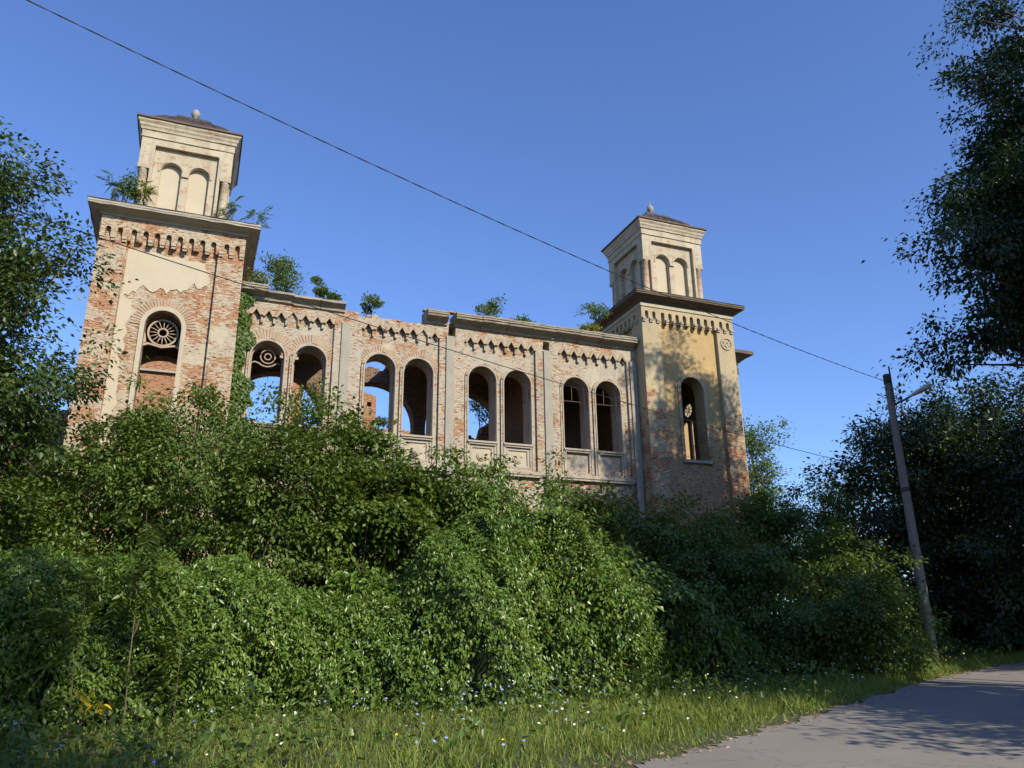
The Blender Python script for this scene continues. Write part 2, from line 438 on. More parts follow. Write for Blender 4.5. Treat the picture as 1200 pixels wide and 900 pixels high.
def build_ground():
    xs = np.concatenate([[-900, -400, -150, -80], np.arange(-40, 60.1, 2.0), [80, 150, 400, 900]])
    ys = np.concatenate([[-900, -300, -100, -50], np.arange(-20, 80.1, 2.0), [110, 200, 500, 1200]])
    v = [(x, y, gz(x, y)) for y in ys for x in xs]
    nx = len(xs)
    f = [(j*nx+i, j*nx+i+1, (j+1)*nx+i+1, (j+1)*nx+i) for j in range(len(ys)-1) for i in range(nx-1)]
    mb = MB().add(v, f, True)
    m, n, l, b = new_mat('soil and turf'); t = NT(m)
    ob = t.node('ShaderNodeTexCoord').outputs['Object']
    c = t.mix(t.ramp(t.noise(ob, 1.3, 8.0, 0.7), 0.35, 0.65), (0.045, 0.055, 0.02), (0.09, 0.075, 0.04))
    l.new(c, b.inputs['Base Color']); b.inputs['Roughness'].default_value = 0.95
    l.new(t.bump(t.noise(ob, 12.0, 5.0, 0.7), 0.8, 0.05), b.inputs['Normal'])
    o = link('ground', mb.mesh('ground'), m); tag(o, 'dark earth and turf under the plants', 'ground', kind='structure')
    # road: strip with a ragged left edge, 4 mm above the ground
    v = []; f = []; W = [0.0, 0.4, 1.2, 2.5, 4.2, 6.3]
    fine = []
    for i in range(len(RP)-1):
        for q in range(4):
            fine.append((RP[i]*(1-q/4)+RP[i+1]*q/4, RN[i]))
    rng = np.random.default_rng(5)
    for i, (p, nn) in enumerate(fine):
        for k, w in enumerate(W):
            ww = w + (rng.normal(0, 0.045) + 0.08*math.sin(i*0.37) if k == 0 else 0)
            x, y = p + nn*ww
            v.append((x, y, gz(x, y) + 0.012 + 0.02*math.sin(math.pi*w/6.3)))
    nw = len(W)
    for i in range(len(fine)-1):
        for k in range(nw-1):
            f.append((i*nw+k, i*nw+k+1, (i+1)*nw+k+1, (i+1)*nw+k))
    mb = MB().add(v, f, True)
    m, n, l, b = new_mat('worn tarmac'); t = NT(m)
    ob = t.node('ShaderNodeTexCoord').outputs['Object']
    a = t.noise(ob, 0.7, 7.0, 0.65)
    c = t.mix(t.ramp(a, 0.35, 0.68), (0.22, 0.197, 0.165), (0.275, 0.248, 0.21))
    g = t.noise(ob, 55.0, 3.0, 0.8)
    c = t.mix(t.ramp(g, 0.40, 0.70), c, (0.18, 0.156, 0.13))
    c = t.mix(t.math('MULTIPLY', t.ramp(t.noise(ob, 2.1, 9.0, 0.75), 0.56, 0.66), 0.6), c, (0.24, 0.215, 0.175))
    vo = t.node('ShaderNodeTexVoronoi', feature='DISTANCE_TO_EDGE'); vo.inputs['Scale'].default_value = 0.55
    ds = t.node('ShaderNodeVectorMath', operation='ADD')
    nz = t.node('ShaderNodeTexNoise'); nz.inputs['Scale'].default_value = 3.0; nz.inputs['Detail'].default_value = 5.0
    l.new(ob, nz.inputs['Vector']); l.new(ob, ds.inputs[0]); l.new(nz.outputs['Color'], ds.inputs[1])
    l.new(ds.outputs[0], vo.inputs['Vector'])
    c = t.mix(t.math('MULTIPLY', t.ramp(vo.outputs['Distance'], 0.014, 0.0), 0.4), c, (0.05, 0.048, 0.045))
    l.new(c, b.inputs['Base Color']); b.inputs['Roughness'].default_value = 0.85
    l.new(t.bump(g, 0.7, 0.01), b.inputs['Normal'])
    o = link('road', mb.mesh('road'), m); tag(o, 'worn grey tarmac road curving away beside the verge', 'road', kind='structure')
build_ground()

# ------------------------------------------------------------------ the ruined synagogue
ox, oy = (0 - S0)*cy - DIST*sy, (0 - S0)*sy + DIST*cy
SYN = empty('synagogue', (ox, oy, 0.0), YAW)
tag(SYN, 'roofless ruined brick synagogue with two square towers above the overgrowth', 'synagogue')
BAY = 4.6
TOP = 15.52

def rag(x0, x1, z, amp, step=0.27, rng=random):
    """ragged wall top in brick steps, from x0 to x1"""
    p = []; x = x0; d = 1 if x1 > x0 else -1
    while (x1 - x)*d > 1e-6:
        w = step*rng.choice((1, 1, 2, 0.5)); nx = x + d*w
        if (nx - x1)*d > 0: nx = x1
        zz = z + rng.choice((-2, -1, 0, 0, 1, 2))*amp
        p.append((x, zz)); p.append((nx, zz + rng.uniform(-.01, .01)))
        x = nx + d*0.001
    return p

def brick_ring(cx, zs, r0, r1, y0, y1, n=26, span=math.pi):
    mb = MB()
    for i in range(n):
        a0 = math.pi*i/n + 0.012; a1 = math.pi*(i+1)/n - 0.012
        rr = r1 + random.uniform(-0.07, 0.03); yy = y0 + random.uniform(-0.012, 0.012)
        p = [(cx + r*math.cos(a), zs + r*math.sin(a)) for (r, a) in ((r0, a0), (rr, a0), (rr, a1), (r0, a1))]
        mb.prism(p, (), yy, y1)
    return mb

def build_nave():
    x0, x1 = 0.172, 18.583
    wins = [(k*BAY + o) for k in range(4) for o in (1.47, 3.15)]
    rng = random.Random(3)
    top = [(x1, TOP), (8.0, TOP + .02)] + rag(7.95, 4.55, 15.22, 0.06, rng=rng) + [(4.5, TOP - .02), (x0, TOP)]
    outer = [(x0, 0.0), (x1, 0.0)] + top
    holes = [arch(c, 0.64, 10.2, 12.95) for c in wins] + [arch(c, 0.60, 3.4, 7.02) for c in wins]
    SOCK = ((9.04, 9.38, 14.80, 15.36), (13.62, 13.96, 14.78, 15.18))
    holes += [[(a, zb), (b, zb), (b, zt), (a, zt)] for (a, b, zb, zt) in SOCK]
    wall = link('nave_wall', MB().prism(outer, holes, 0.0, 0.85).mesh('nave_wall'), MT['nave'], SYN)
    # front layer: brick lesenes and the band above the zigzag table
    rng = random.Random(4)
    top2 = [(x1, TOP-.05), (8.05, TOP-.04)] + rag(7.9, 4.6, 15.26, 0.06, rng=rng) + [(4.45, TOP-.06), (x0, TOP-.05)]
    outer2 = [(x0, 8.78), (x1, 8.78)] + top2
    holes2 = []
    for k in range(4):
        a, b = k*BAY + .62, k*BAY + 4.06
        if k == 3: b = k*BAY + 4.24
        p = [(a, 8.98), (b, 8.98)]
        pitch = (b - a)/7.0; g = 0.075
        for i in range(6, -1, -1):
            xl, xr = a + i*pitch, a + (i+1)*pitch
            if i != 6: xr -= g/2*1.3
            if i != 0: xl += g/2*1.3
            xm = (xl + xr)/2
            lo = 14.40 + rng.uniform(-.06, .05)
            p += [(xr, lo), (xr, 14.72), (xm, 15.0), (xl, 14.72), (xl, lo)]
        holes2.append(p)
    for (a, b, zb, zt) in ((9.04, 9.38, 14.80, 15.42), (13.62, 13.96, 14.78, 15.18)):      # broken pilaster heads
        holes2.append([(a, zb), (b, zb - .03), (b+.02, zt), (a + .04, zt + .03)])
    link('brick_facing', MB().prism(outer2, holes2, -0.13, -0.002).mesh('brick_facing'), MT['nave'], wall)
    for (a, b, zb, zt) in SOCK:
        link('socket_back', MB().box(a - .02, b + .02, .45, .84, zb - .02, zt + .02).mesh('socket_back'), MT['shade_brick'], wall)
    # zigzag table: one Lambda-shaped corbel per tooth, shared mesh
    hw = .255
    z = MB().prism([(-hw, -.02), (-hw+.10, -.05), (0, .20), (hw-.10, -.05), (hw, -.02), (.03, .36), (-.03, .36)], (), -0.09, 0.0).mesh('corbel_arch')
    for k in range(4):
        a, b = k*BAY + .62, k*BAY + (4.06 if k < 3 else 4.24)
        for i in range(7):
            if (k, i) in ((1, 5), (0, 3)): continue
            link('corbel_arch', z, MT['brick_arch'], wall, (a + (i+.5)*(b-a)/7, -0.132 + rng.uniform(-.008, .012), 14.70 + rng.uniform(-.02, .02)))
    # cement pilaster strips
    pm = MB().box(-.20, .17, -.075, 0.0, 0.0, 14.82, 0.008).mesh('pilaster')
    for k in range(1, 4):
        link('pilaster', pm, MT['cement'], wall, (k*BAY - (.04 if k < 3 else -.05), -.132, 0 if k != 3 else -.12))
    link('pilaster', MB().box(-.18, .16, -.075, 0, 0, 14.75, .008).mesh('pilaster'), MT['cement'], wall, (18.36, -.132, 0))
    # window surrounds, sills, parapet panels
    sm = MB().prism(arch(0, .80, 8.98, 12.95, 18), [arch(0, .642, 10.18, 12.95, 18), [(-.56, 9.08), (.56, 9.08), (.56, 9.98), (-.56, 9.98)]], -.095, -.002).mesh('window_surround')
    inner = MB().prism(band(0, .638, .585, 10.22, 12.95), (), .22, .42).mesh('window_frame')
    bead = MB().prism(band(0, .71, .66, 9.0, 12.95), (), -.13, -.0955)
    bead_m = bead.mesh('moulding')
    sill = MB().box(-.70, .70, -.20, .30, 10.08, 10.16, .004).box(-.64, .64, -.15, .20, 10.0, 10.08, .004).mesh('sill')
    pf = MB().prism([(-.54, 9.1), (.54, 9.1), (.54, 9.97), (-.54, 9.97)], [[(-.44, 9.2), (.44, 9.2), (.44, 9.87), (-.44, 9.87)]], -.06, -.004).mesh('panel_frame')
    disc = MB().prism(circle(0, 0, .23), (), -.05, 0).prism(circle(0, 0, .17), (), -.085, -.051).mesh('medallion')
    for i, c in enumerate(wins):
        k = i//2
        s_ = link('window_surround', sm, MT['surround'] if k >= 1 else MT['nave'], wall, (c, 0, 0))
        if k == 0: s_.data = sm.copy(); s_.data.materials[0] = MT['nave']
        link('moulding', bead_m, MT['surround'], wall, (c, 0, 0))
        if k < 2:
            o = link('brick_arch', brick_ring(c, 12.95, .80, 1.20 if k == 0 else 1.05, -.03, -.001).mesh('brick_arch'), MT['brick_arch'], wall)
            o['kind'] = 'stuff'
        link('window_frame', inner, MT['tracery'], wall, (c, 0, 0))
        link('sill', sill, MT['surround'], wall, (c, 0, 0))
        if k < 3:
            link('panel_frame', pf, MT['surround'], wall, (c, 0, 0))
            if i not in (0, 2): link('medallion', disc, MT['cream'], wall, (c, -.004, 9.53))
            link('parapet_panel', MB().box(-.56, .56, -.003, .02, 9.08, 9.98).mesh('parapet_panel'), MT['cream'], wall, (c, -.002, 0))
    for k in range(4):
        a, b = k*BAY + .42, k*BAY + 4.28
        link('string_course', MB().box(a, b, -.24, -.132, 8.80, 8.92, .008).box(a+.03, b-.03, -.20, -.132, 8.70, 8.80, .006).mesh('string_course'), MT['surround'], wall)
    # what is left of the stone cornice, block by block
    def block(a, b, dz, dy, full, tilt=0.0):
        prof = [(-.17, 15.30), (-.24, 15.33), (-.26, 15.42), (-.40, 15.50), (-.60, 15.56), (-.62, 15.63), (-.50, 15.64), (-.50, 15.67), (-.63, 15.675), (-.63, 15.74), (-.48, 15.75), (-.48, 15.785), (-.58, 15.79), (-.58, 15.86), (-.30, 15.90), (.5, 15.96), (.5, 15.53), (.02, 15.53), (.02, 15.30)]
        if not full:
            prof = [(-.17, 15.30), (-.22, 15.33), (-.24, 15.42), (-.36, 15.50), (-.50, 15.58), (-.50, 15.66), (-.40, 15.72), (-.1, 15.78), (.5, 15.80), (.5, 15.53), (.02, 15.53), (.02, 15.30)]
        ns = max(2, int((b-a)/.22)); v = []; f = []; m = len(prof)
        for i in range(ns+1):
            x = a + (b-a)*i/ns
            for j_, (y, z) in enumerate(prof):
                j2 = .010 if j_ in (0, m-1, m-2, m-3) else .014
                v.append((x + random.uniform(-.015, .015), y + dy + random.uniform(-j2, j2), z + dz + tilt*(x-a) + random.uniform(-j2, j2)*.7))
        for i in range(ns):
            for q in range(m):
                q2 = (q+1) % m
                f.append((i*m+q, i*m+q2, (i+1)*m+q2, (i+1)*m+q))
        f.append(tuple(range(m))[::-1]); f.append(tuple(ns*m + q for q in range(m)))
        mb = MB().add(v, f)
        link('cornice_block', mb.mesh('cornice_block'), MT['cornice'], wall)
    cuts = [.20, 1.25, 2.3, 3.4, 4.45]
    for i in range(4): block(cuts[i], cuts[i+1]-.015, random.uniform(-.02, .02)-.02*i, random.uniform(-.02, .02), i == 0)
    cuts = [7.98, 8.98, 9.30, 10.55, 11.8, 13.0, 14.2, 15.4, 16.6, 17.6, 18.5]
    for i in range(len(cuts)-1):
        if i == 1: continue
        block(cuts[i], cuts[i+1]-.02, random.uniform(-.02, .025), random.uniform(-.025, .02), True, random.uniform(-.01, .01))
    # loose tiles and bricks left on the wall head
    for (a, b, zz) in ((.3, 1.6, 15.95), (4.6, 7.8, 15.3), (8.1, 18.3, 15.97)):
        x = a
        while x < b:
            w = random.uniform(.22, .5)
            if random.random() < .55:
                mb = MB().box(-w/2, w/2, -.14, .14, 0, random.uniform(.05, .09), .012)
                o = link('loose_brick', mb.mesh('loose_brick'), MT['brick' if random.random() < .5 else 'cornice'], wall, (x, random.uniform(-.2, .15) if a != 4.6 else random.uniform(.1, .6), zz))
                o.rotation_euler = (0, random.uniform(-.1, .1), random.uniform(-.4, .4))
            x += w + random.uniform(0, .4)
    # tracery left in the first window
    mb = MB()
    for rr_ in (.29, .13):
        mb.tube([(1.50 + rr_*math.cos(a), .32, 13.06 + rr_*math.sin(a)) for a in np.linspace(0, 2*math.pi, 22)], .032, 6)
    mb.tube([(.86, .32, 12.72), (1.0, .32, 12.80), (1.15, .32, 12.76), (1.3, .32, 12.66), (1.5, .32, 12.62), (1.7, .32, 12.68), (1.86, .32, 12.8), (2.0, .32, 12.78)], .035, 6)
    link('tracery', mb.mesh('tracery'), MT['tracery'], wall)
    # glazing bars still hanging in the last bay
    for c in wins[6:]:
        mb = MB().box(-.6, .6, .34, .36, 12.55, 12.575).box(-.01, .01, .34, .36, 12.6, 13.3)
        link('glazing_bar', mb.mesh('glazing_bar'), MT['soffit'], wall, (c, 0, 0))

    # inner arcade behind the aisle
    rng = random.Random(9)
    outer = [(.2, 0), (18.5, 0)] + [(18.5, 15.3), (8.9, 15.25)] + rag(8.7, 4.9, 14.72, .05, rng=rng) + [(4.7, 15.2), (.2, 15.3)]
    holes = [arch(k*BAY + 2.3, 2.02, 1.2, 12.02, 22) for k in range(3)]
    arc = link('arcade_wall', MB().prism(outer, holes, 5.0, 5.75).mesh('arcade_wall'), MT['shade_brick'], SYN)
    # aisle vaults that still stand
    for (a, b) in ((.2, 4.55), (7.4, 9.2), (9.2, 13.8), (13.8, 18.5)):
        v = []; f = []; n = 10
        for i in range(n+1):
            yy = .86 + (5.0-.86)*i/n
            zz = 14.55 + .62*math.sin(math.pi*i/n)
            for (x, dz) in ((a, 0), (b, 0), (a, .25), (b, .25)): v.append((x + rng.uniform(-.05, .05), yy, zz + dz))
        for i in range(n):
            o = 4*i
            f += [(o, o+4, o+5, o+1), (o+2, o+3, o+7, o+6), (o, o+2, o+6, o+4), (o+1, o+5, o+7, o+3)]
        f += [(0, 1, 3, 2), (4*n, 4*n+2, 4*n+3, 4*n+1)]
        link('aisle_vault', MB().add(v, f).mesh('aisle_vault'), MT['shade_brick'], SYN)
    # rear wall: broken piers standing against the sky
    o_ = [(-5, 0), (24, 0), (24, 13.2)] + rag(22, 14, 13.9, .08, rng=rng) + rag(13.9, 8.85, 14.2, .07, rng=rng) + \
         [(8.83, 16.2), (8.2, 16.35), (7.2, 16.6), (7.15, 14.2)] + rag(7.1, 4.5, 12.6, .08, rng=rng) + \
         [(4.48, 17.0), (3.9, 17.15), (3.35, 16.8), (3.3, 12.4)] + rag(3.2, 1.05, 12.3, .08, rng=rng) + \
         [(1.0, 18.6)] + rag(.9, -5, 18.6, .04, rng=rng)
    h_ = [[(4.05, 15.45), (4.3, 15.45), (4.3, 15.75), (4.05, 15.75)], [(8.28, 15.5), (8.55, 15.5), (8.55, 15.8), (8.28, 15.8)]]
    rw = link('rear_wall', MB().prism(o_, h_, 14.0, 14.9).mesh('rear_wall'), MT['brick'], SYN)
    link('wall_coping', MB().box(-4.9, .9, 13.8, 14.0, 16.3, 16.42, .02).mesh('wall_coping'), MT['surround'], rw)
    # inner cross wall with a stepped broken edge, seen through the third bay
    st = [(11.3, 0), (18.4, 0), (18.4, 16.4)]
    x, z = 18.0, 16.3
    while x > 13.6:
        st += [(x, z), (x - .28, z)]; x -= .30; z -= rng.uniform(.16, .30)
    st += [(13.4, 12.7)] + rag(13.3, 11.3, 12.55, .06, rng=rng)
    link('cross_wall', MB().prism(st, (), 8.0, 8.7).mesh('cross_wall'), MT['brick'], SYN)
    link('cross_wall', MB().box(18.42, 18.58, .86, 4.3, 0, 15.3).mesh('cross_wall'), MT['shade_brick'], SYN)
    link('cross_wall', MB().box(13.6, 13.95, .86, 4.98, 0, 14.9).mesh('cross_wall'), MT['shade_brick'], SYN)
    # low wing in the left tower's shade
    rg = [(-10, 0), (-4.3, 0), (-4.3, 12.2)] + rag(-4.3, -10, 11.9, .05, rng=rng)
    link('wing_wall', MB().prism(rg, (), 7.0, 7.7).mesh('wing_wall'), MT['shade_brick'], SYN)
    # rear right block with its own eaves
    bx = MB().box(24.3, 28.35, 4.7, 8.8, 0, 17.6)
    rb = link('rear_block', bx.mesh('rear_block'), MT['frame_right'], SYN)
    mb = MB().loft([(2.06, 17.35), (2.12, 17.5), (2.45, 17.78), (2.75, 17.92), (2.75, 18.12), (1.0, 18.5)], 8, .015, 26.33, 6.75)
    link('cornice', mb.mesh('cornice'), MT['soffit'], rb)
    for i in range(9):
        link('corbel', CORBEL, MT['corbel'], rb, (24.5 + i*.45, 4.7, 16.75))
        link('slot_shade', MB().prism(arch(0, .11, 0, .38), (), -.012, 0).mesh('slot_shade'), MT['soffit'], rb, (24.72 + i*.45, 4.697, 16.8))  # flat dark plates, the slots' shade put into their colour

# ---- towers, built in tower-local coordinates (centre 0,0)
HW = 2.652
CORBEL = MB().box(-.085, .085, -.10, 0, .10, .22, .006).box(-.075, .075, -.06, 0, 0, .10, .006).mesh('corbel')

def tower_layer(half, rng):
    """pilasters with blind slots and the round corbel table between them"""
    zt, z0 = 17.70, 0.0
    outer = [(-half, z0), (half, z0), (half, zt), (-half, zt)]
    px = 1.66
    p = [(-px, 0.6), (px, 0.6)]
    n = 8; pitch = 2*px/n; nw = .100
    for i in range(n-1, -1, -1):
        xc = -px + (i+.5)*pitch
        lo = 16.72
        p += [(xc+nw, lo)] + [(xc + nw*math.cos(a), 17.14 + nw*math.sin(a)) for a in np.linspace(0, math.pi, 7)] + [(xc-nw, lo)]
    # drop outer corner duplicates: open the panel to full width below the corbel legs
    p.insert(2, (px, 16.72)); p.append((-px, 16.72))
    holes = [p]
    for s in (-1, 1):
        for q in (px + .29, px + .70):
            if q + nw < half - .02:
                holes.append(arch(s*q, nw*.92, 16.80, 17.14, 7))
    return outer, holes

FRONT = MB(); o_, h_ = tower_layer(HW, random); FRONT.prism(o_, h_, -HW, -HW + .20)
SIDE = MB(); o_, h_ = tower_layer(HW - .203, random); SIDE.prism(o_, h_, -HW, -HW + .20)

def build_tower(cx, cyy, kind):
    left = kind == 'left'
    wmat = MT['tower_left'] if left else MT['tower_right']
    fmat = MT['tower_left'] if left else MT['frame_right']
    IN = HW - .203
    b = MB()
    win = arch(0, .65, 9.95, 13.43, 18)
    b.prism([(-IN, 0), (IN, 0), (IN, 17.65), (-IN, 17.65)], [win], -IN, -IN + .75)
    if left: b.prism([(-IN, 0), (IN, 0), (IN, 17.65), (-IN, 17.65)], [arch(-.1, 1.45, 1.2, 12.25, 18)], IN - .7, IN)
    else: b.prism([(-IN, 0), (IN, 0), (IN, 17.65), (-IN, 17.65)], (), IN - .7, IN)
    # side walls run in y between front and back
    def side(x0, x1, hole):
        m2 = MB().prism([(-IN + .752, 0), (IN - .702, 0), (IN - .702, 17.65), (-IN + .752, 17.65)], hole, x0, x1)
        v = [(y, x, z) for (x, y, z) in m2.v]
        b.add(v, [f[::-1] for f in m2.f])
    side(-IN, -IN + .7, ())
    side(IN - .7, IN, [arch(.95, .74, 10.6, 13.75, 16)] if not left else ())
    b.box(-IN + .702, IN - .702, -IN + .752, IN - .702, 15.3, 15.5)
    T = link('tower', b.mesh('tower'), wmat, SYN, (cx, cyy, 0))
    tag(T, 'brick tower with mostly bare masonry' if left else 'tower still coated with ochre plaster')
    fm = FRONT.mesh('wall_frame'); sm_ = SIDE.mesh('wall_frame')
    link('wall_frame', fm, fmat, T)
    for a in (math.pi/2, -math.pi/2):
        link('wall_frame', sm_, fmat, T, (0, 0, 0), a)
    link('wall_frame', fm, fmat, T, (0, 0, 0), math.pi)
    # corbels under each leg of the table, front and left side
    px = 1.66; pitch = 2*px/8
    for rot in (0, -math.pi/2):
        for i in range(1, 8):
            if rot == 0 and i in ((1, 6) if left else (4,)): continue
            x = -px + i*pitch
            p = Matrix.Rotation(rot, 3, 'Z') @ Vector((x, -HW - .002, 16.62 + random.uniform(-.015, .015)))
            link('corbel', CORBEL, MT['corbel'], T, p, rot)
        for s in (-1, 1):
            for q in (.10, .49, .88):
                if q == .88 and rot: continue
                p = Matrix.Rotation(rot, 3, 'Z') @ Vector((s*(px + q), -HW - .002, 16.62))
                link('corbel', CORBEL, MT['corbel'], T, p, rot)
    # window surround, brick arch, sill
    link('window_surround', MB().prism(band(0, .82, .652, 9.75, 13.43, 20), (), -IN - .07, -IN - .002).mesh('window_surround'), MT['cream' if left else 'frame_right'], T)
    if left:
        o = link('brick_arch', brick_ring(0, 13.43, .83, 1.18, -IN - .03, -IN - .001, 28).mesh('brick_arch'), MT['brick_arch'], T); o['kind'] = 'stuff'
    link('sill', MB().box(-.78, .78, -IN - .12, -IN + .2, 9.80, 9.94, .006).mesh('sill'), MT['surround'], T)
    # tracery
    y = -IN + .42
    mb = MB()
    if left:
        c = (0, 13.33)
        mb.prism(circle(c[0], c[1], .56, 26), [circle(c[0], c[1], .49, 26)], y-.05, y+.05)
        mb.prism(circle(c[0], c[1], .20, 18), [circle(c[0], c[1], .14, 18)], y-.05, y+.05)
        for i in range(16):
            a = 2*math.pi*i/16
            mb.tube([(c[0] + r*math.cos(a), y, c[1] + r*math.sin(a)) for r in (.19, .5)], .022, 5)
        mb.prism([(-.65, 12.72), (-.45, 12.80), (0, 12.70), (.45, 12.80), (.65, 12.72), (.65, 12.82), (.5, 12.88), (0, 12.78), (-.5, 12.88), (-.65, 12.82)], (), y-.05, y+.05)
        mb.prism([(-.65, 12.84), (-.55, 12.90), (-.60, 13.2), (-.65, 13.3)], (), y-.05, y+.05)
        mb.prism([(.65, 12.84), (.65, 13.3), (.60, 13.2), (.55, 12.90)], (), y-.05, y+.05)
        link('tracery', mb.mesh('tracery'), MT['tracery'], T)
    else:
        # tracery stands in the side window behind
        lanc = [arch(.95 - .37, .27, 10.7, 12.7, 10), arch(.95 + .37, .27, 10.7, 12.7, 10), circle(.95, 13.55, .36, 18)]
        m2 = MB().prism(arch(.95, .73, 10.62, 13.75, 16), lanc, IN - .42, IN - .30)
        for i in range(8):
            a = 2*math.pi*i/8
            m2.tube([(.95 + .05*math.cos(a), IN - .36, 13.55 + .05*math.sin(a)), (.95 + .36*math.cos(a), IN - .36, 13.55 + .36*math.sin(a))], .025, 5)
        mb.add([(yv, xv, z) for (xv, yv, z) in m2.v], [f[::-1] for f in m2.f])
        link('tracery', mb.mesh('tracery'), MT['tracery'], T)
    # plaster still on the left tower's panel
    if left:
        rng = random.Random(21)
        low = []
        n = 26
        for i in range(n+1):
            x = -1.60 + 3.1*i/n
            base = 14.95 + .10*math.sin(i*1.3) + rng.uniform(-.10, .10) + (-.35 if x < -1.25 else 0) + (.22 if x > .9 else 0) + .12*(x + .2)
            if abs(x) < .9: base = max(base, 14.70)
            low.append((x, base))
        up = [(1.25, 16.05), (1.2, 16.3), (.9, 16.35), (.55, 16.30), (.2, 16.42), (-.2, 16.36), (-.6, 16.48), (-1.0, 16.42), (-1.25, 16.52), (-1.6, 16.46)]
        link('plaster_patch', MB().prism(low + up, (), -IN - .03, -IN - .002).mesh('plaster_patch'), MT['plaster_patch'], T)
        strip = [(-1.64, 8.6), (-1.25, 8.7)] + [(-1.25 + rng.uniform(-.1, .08), 8.7 + i*.31) for i in range(1, 19)] + [(-1.64, 14.6)]
        link('plaster_patch', MB().prism(strip, (), -IN - .025, -IN - .002).mesh('plaster_patch'), MT['plaster_patch'], T)
    # cornice, ledge roof
    j = .018 if left else .006
    rings = [(HW + .01, 17.66), (HW + .06, 17.69), (HW + .08, 17.745), (HW + .24, 17.80), (HW + .36, 17.845), (HW + .44, 17.875), (HW + .495, 17.88), (HW + .495, 17.93), (HW + .46, 17.94), (HW + .50, 17.965), (HW + .50, 18.05)]
    link('cornice', MB().loft(rings, 14, j, top=False).mesh('cornice'), MT['surround' if left else 'soffit'], T)
    if not left:
        link('frieze', MB().loft([(HW + .004, 17.42), (HW + .05, 17.44), (HW + .05, 17.60), (HW + .004, 17.615)], 8, .004, top=False, bottom=False).mesh('frieze'), MT['cream'], T)
    link('ledge_roof', MB().loft([(HW + .52, 18.052), (HW + .51, 18.08), (1.9, 18.42), (1.5, 18.43)], 8, .012).mesh('ledge_roof'), MT['roof'], T)
    # belfry
    bh = 1.80
    core = MB().loft([(1.40, 18.40), (1.40, 22.3)], 1)
    link('belfry_core', core.mesh('belfry_core'), MT['plaster_patch'], T)
    ar = MB().prism([(-1.30, 18.6), (1.30, 18.6), (1.30, 21.72), (-1.30, 21.72)], [arch(-.545, .40, 18.72, 20.66, 14), arch(.545, .40, 18.72, 20.66, 14)], -1.61, -1.402)
    ar.prism(band(-.545, .50, .425, 20.60, 20.66, 14), (), -1.65, -1.611)
    ar.prism(band(.545, .50, .425, 20.60, 20.66, 14), (), -1.65, -1.611)
    ar.box(-.13, .13, -1.69, -1.612, 20.50, 20.64, .008)
    arm = ar.mesh('belfry_arcade')
    def frame(hu, hl):
        return MB().prism([(-hl, 18.42), (hl, 18.42), (hl, 20.70), (hu, 20.72), (hu, 22.28), (-hu, 22.28), (-hu, 20.72), (-hl, 20.70)],
                          [[(-1.25, 18.6), (1.25, 18.6), (1.25, 21.68), (-1.25, 21.68)]], -bh, -1.402)
    f1 = frame(bh, 1.37).mesh('belfry_frame'); f2 = frame(1.398, 1.37).mesh('belfry_frame')
    for i in range(4):
        link('belfry_arcade', arm, MT['belfry'], T, (0, 0, 0), i*math.pi/2)
        link('belfry_frame', f1 if i % 2 == 0 else f2, MT['belfry'], T, (0, 0, 0), i*math.pi/2)
    cm = MB().lathe([(.22, 18.42), (.22, 18.55), (.18, 18.6), (.175, 19.6), (.165, 20.45), (.19, 20.47), (.21, 20.53)], 14).mesh('column')
    cap = MB().box(-.235, .235, -.235, .235, 20.53, 20.715, .014).mesh('capital')
    for sx in (-1, 1):
        for sy_ in (-1, 1):
            link('column', cm, MT['belfry' if left else 'column'], T, (sx*1.60, sy_*1.60, 0))
            link('capital', cap, MT['corbel'], T, (sx*1.585, sy_*1.585, 0))
    ent = MB().loft([(bh + .002, 21.98), (bh + .05, 22.0), (bh + .05, 22.05), (bh + .03, 22.06), (bh + .04, 22.30), (bh + .09, 22.33), (bh + .10, 22.42), (bh + .15, 22.50), (bh + .16, 22.58), (bh + .23, 22.68), (bh + .24, 22.76)], 8, .008, top=False, bottom=False)
    link('entablature', ent.mesh('entablature'), MT['belfry'], T)
    link('eaves', MB().loft([(bh + .235, 22.765), (bh + .30, 22.78), (bh + .30, 22.86), (bh + .28, 22.87)], 8, .006).mesh('eaves'), MT['soffit'], T)
    rr = [(2.06, 22.875), (1.80, 22.94), (1.66, 23.06), (1.46, 23.34), (1.18, 23.64), (.86, 23.87), (.72, 23.97), (.72, 24.10), (.64, 24.11), (.2, 24.2)]
    link('roof', MB().loft(rr, 6, .006).mesh('roof'), MT['roof'], T)
    sm3 = MB()
    for s in (-1.2, -.6, 0, .6, 1.2):
        pts = [(s*h/1.9, -h - .012, z + .012) for (h, z) in rr[:7]]
        sm3.tube(pts, .016, 4)
    sme = sm3.mesh('roof_seam')
    for i in range(4): link('roof_seam', sme, MT['roof'], T, (0, 0, 0), i*math.pi/2)
    mb = MB().lathe([(.16, 24.2), (.10, 24.40), (.07, 24.50), (.07, 24.56), (.13, 24.62), (.18, 24.70), (.195, 24.80), (.17, 24.90), (.11, 24.98), (.05, 25.02), (.03, 25.05)] +
                    ([] if left else [(.03, 25.16), (.008, 25.30)]), 16)
    link('finial', mb.mesh('finial'), MT['finial'], T)
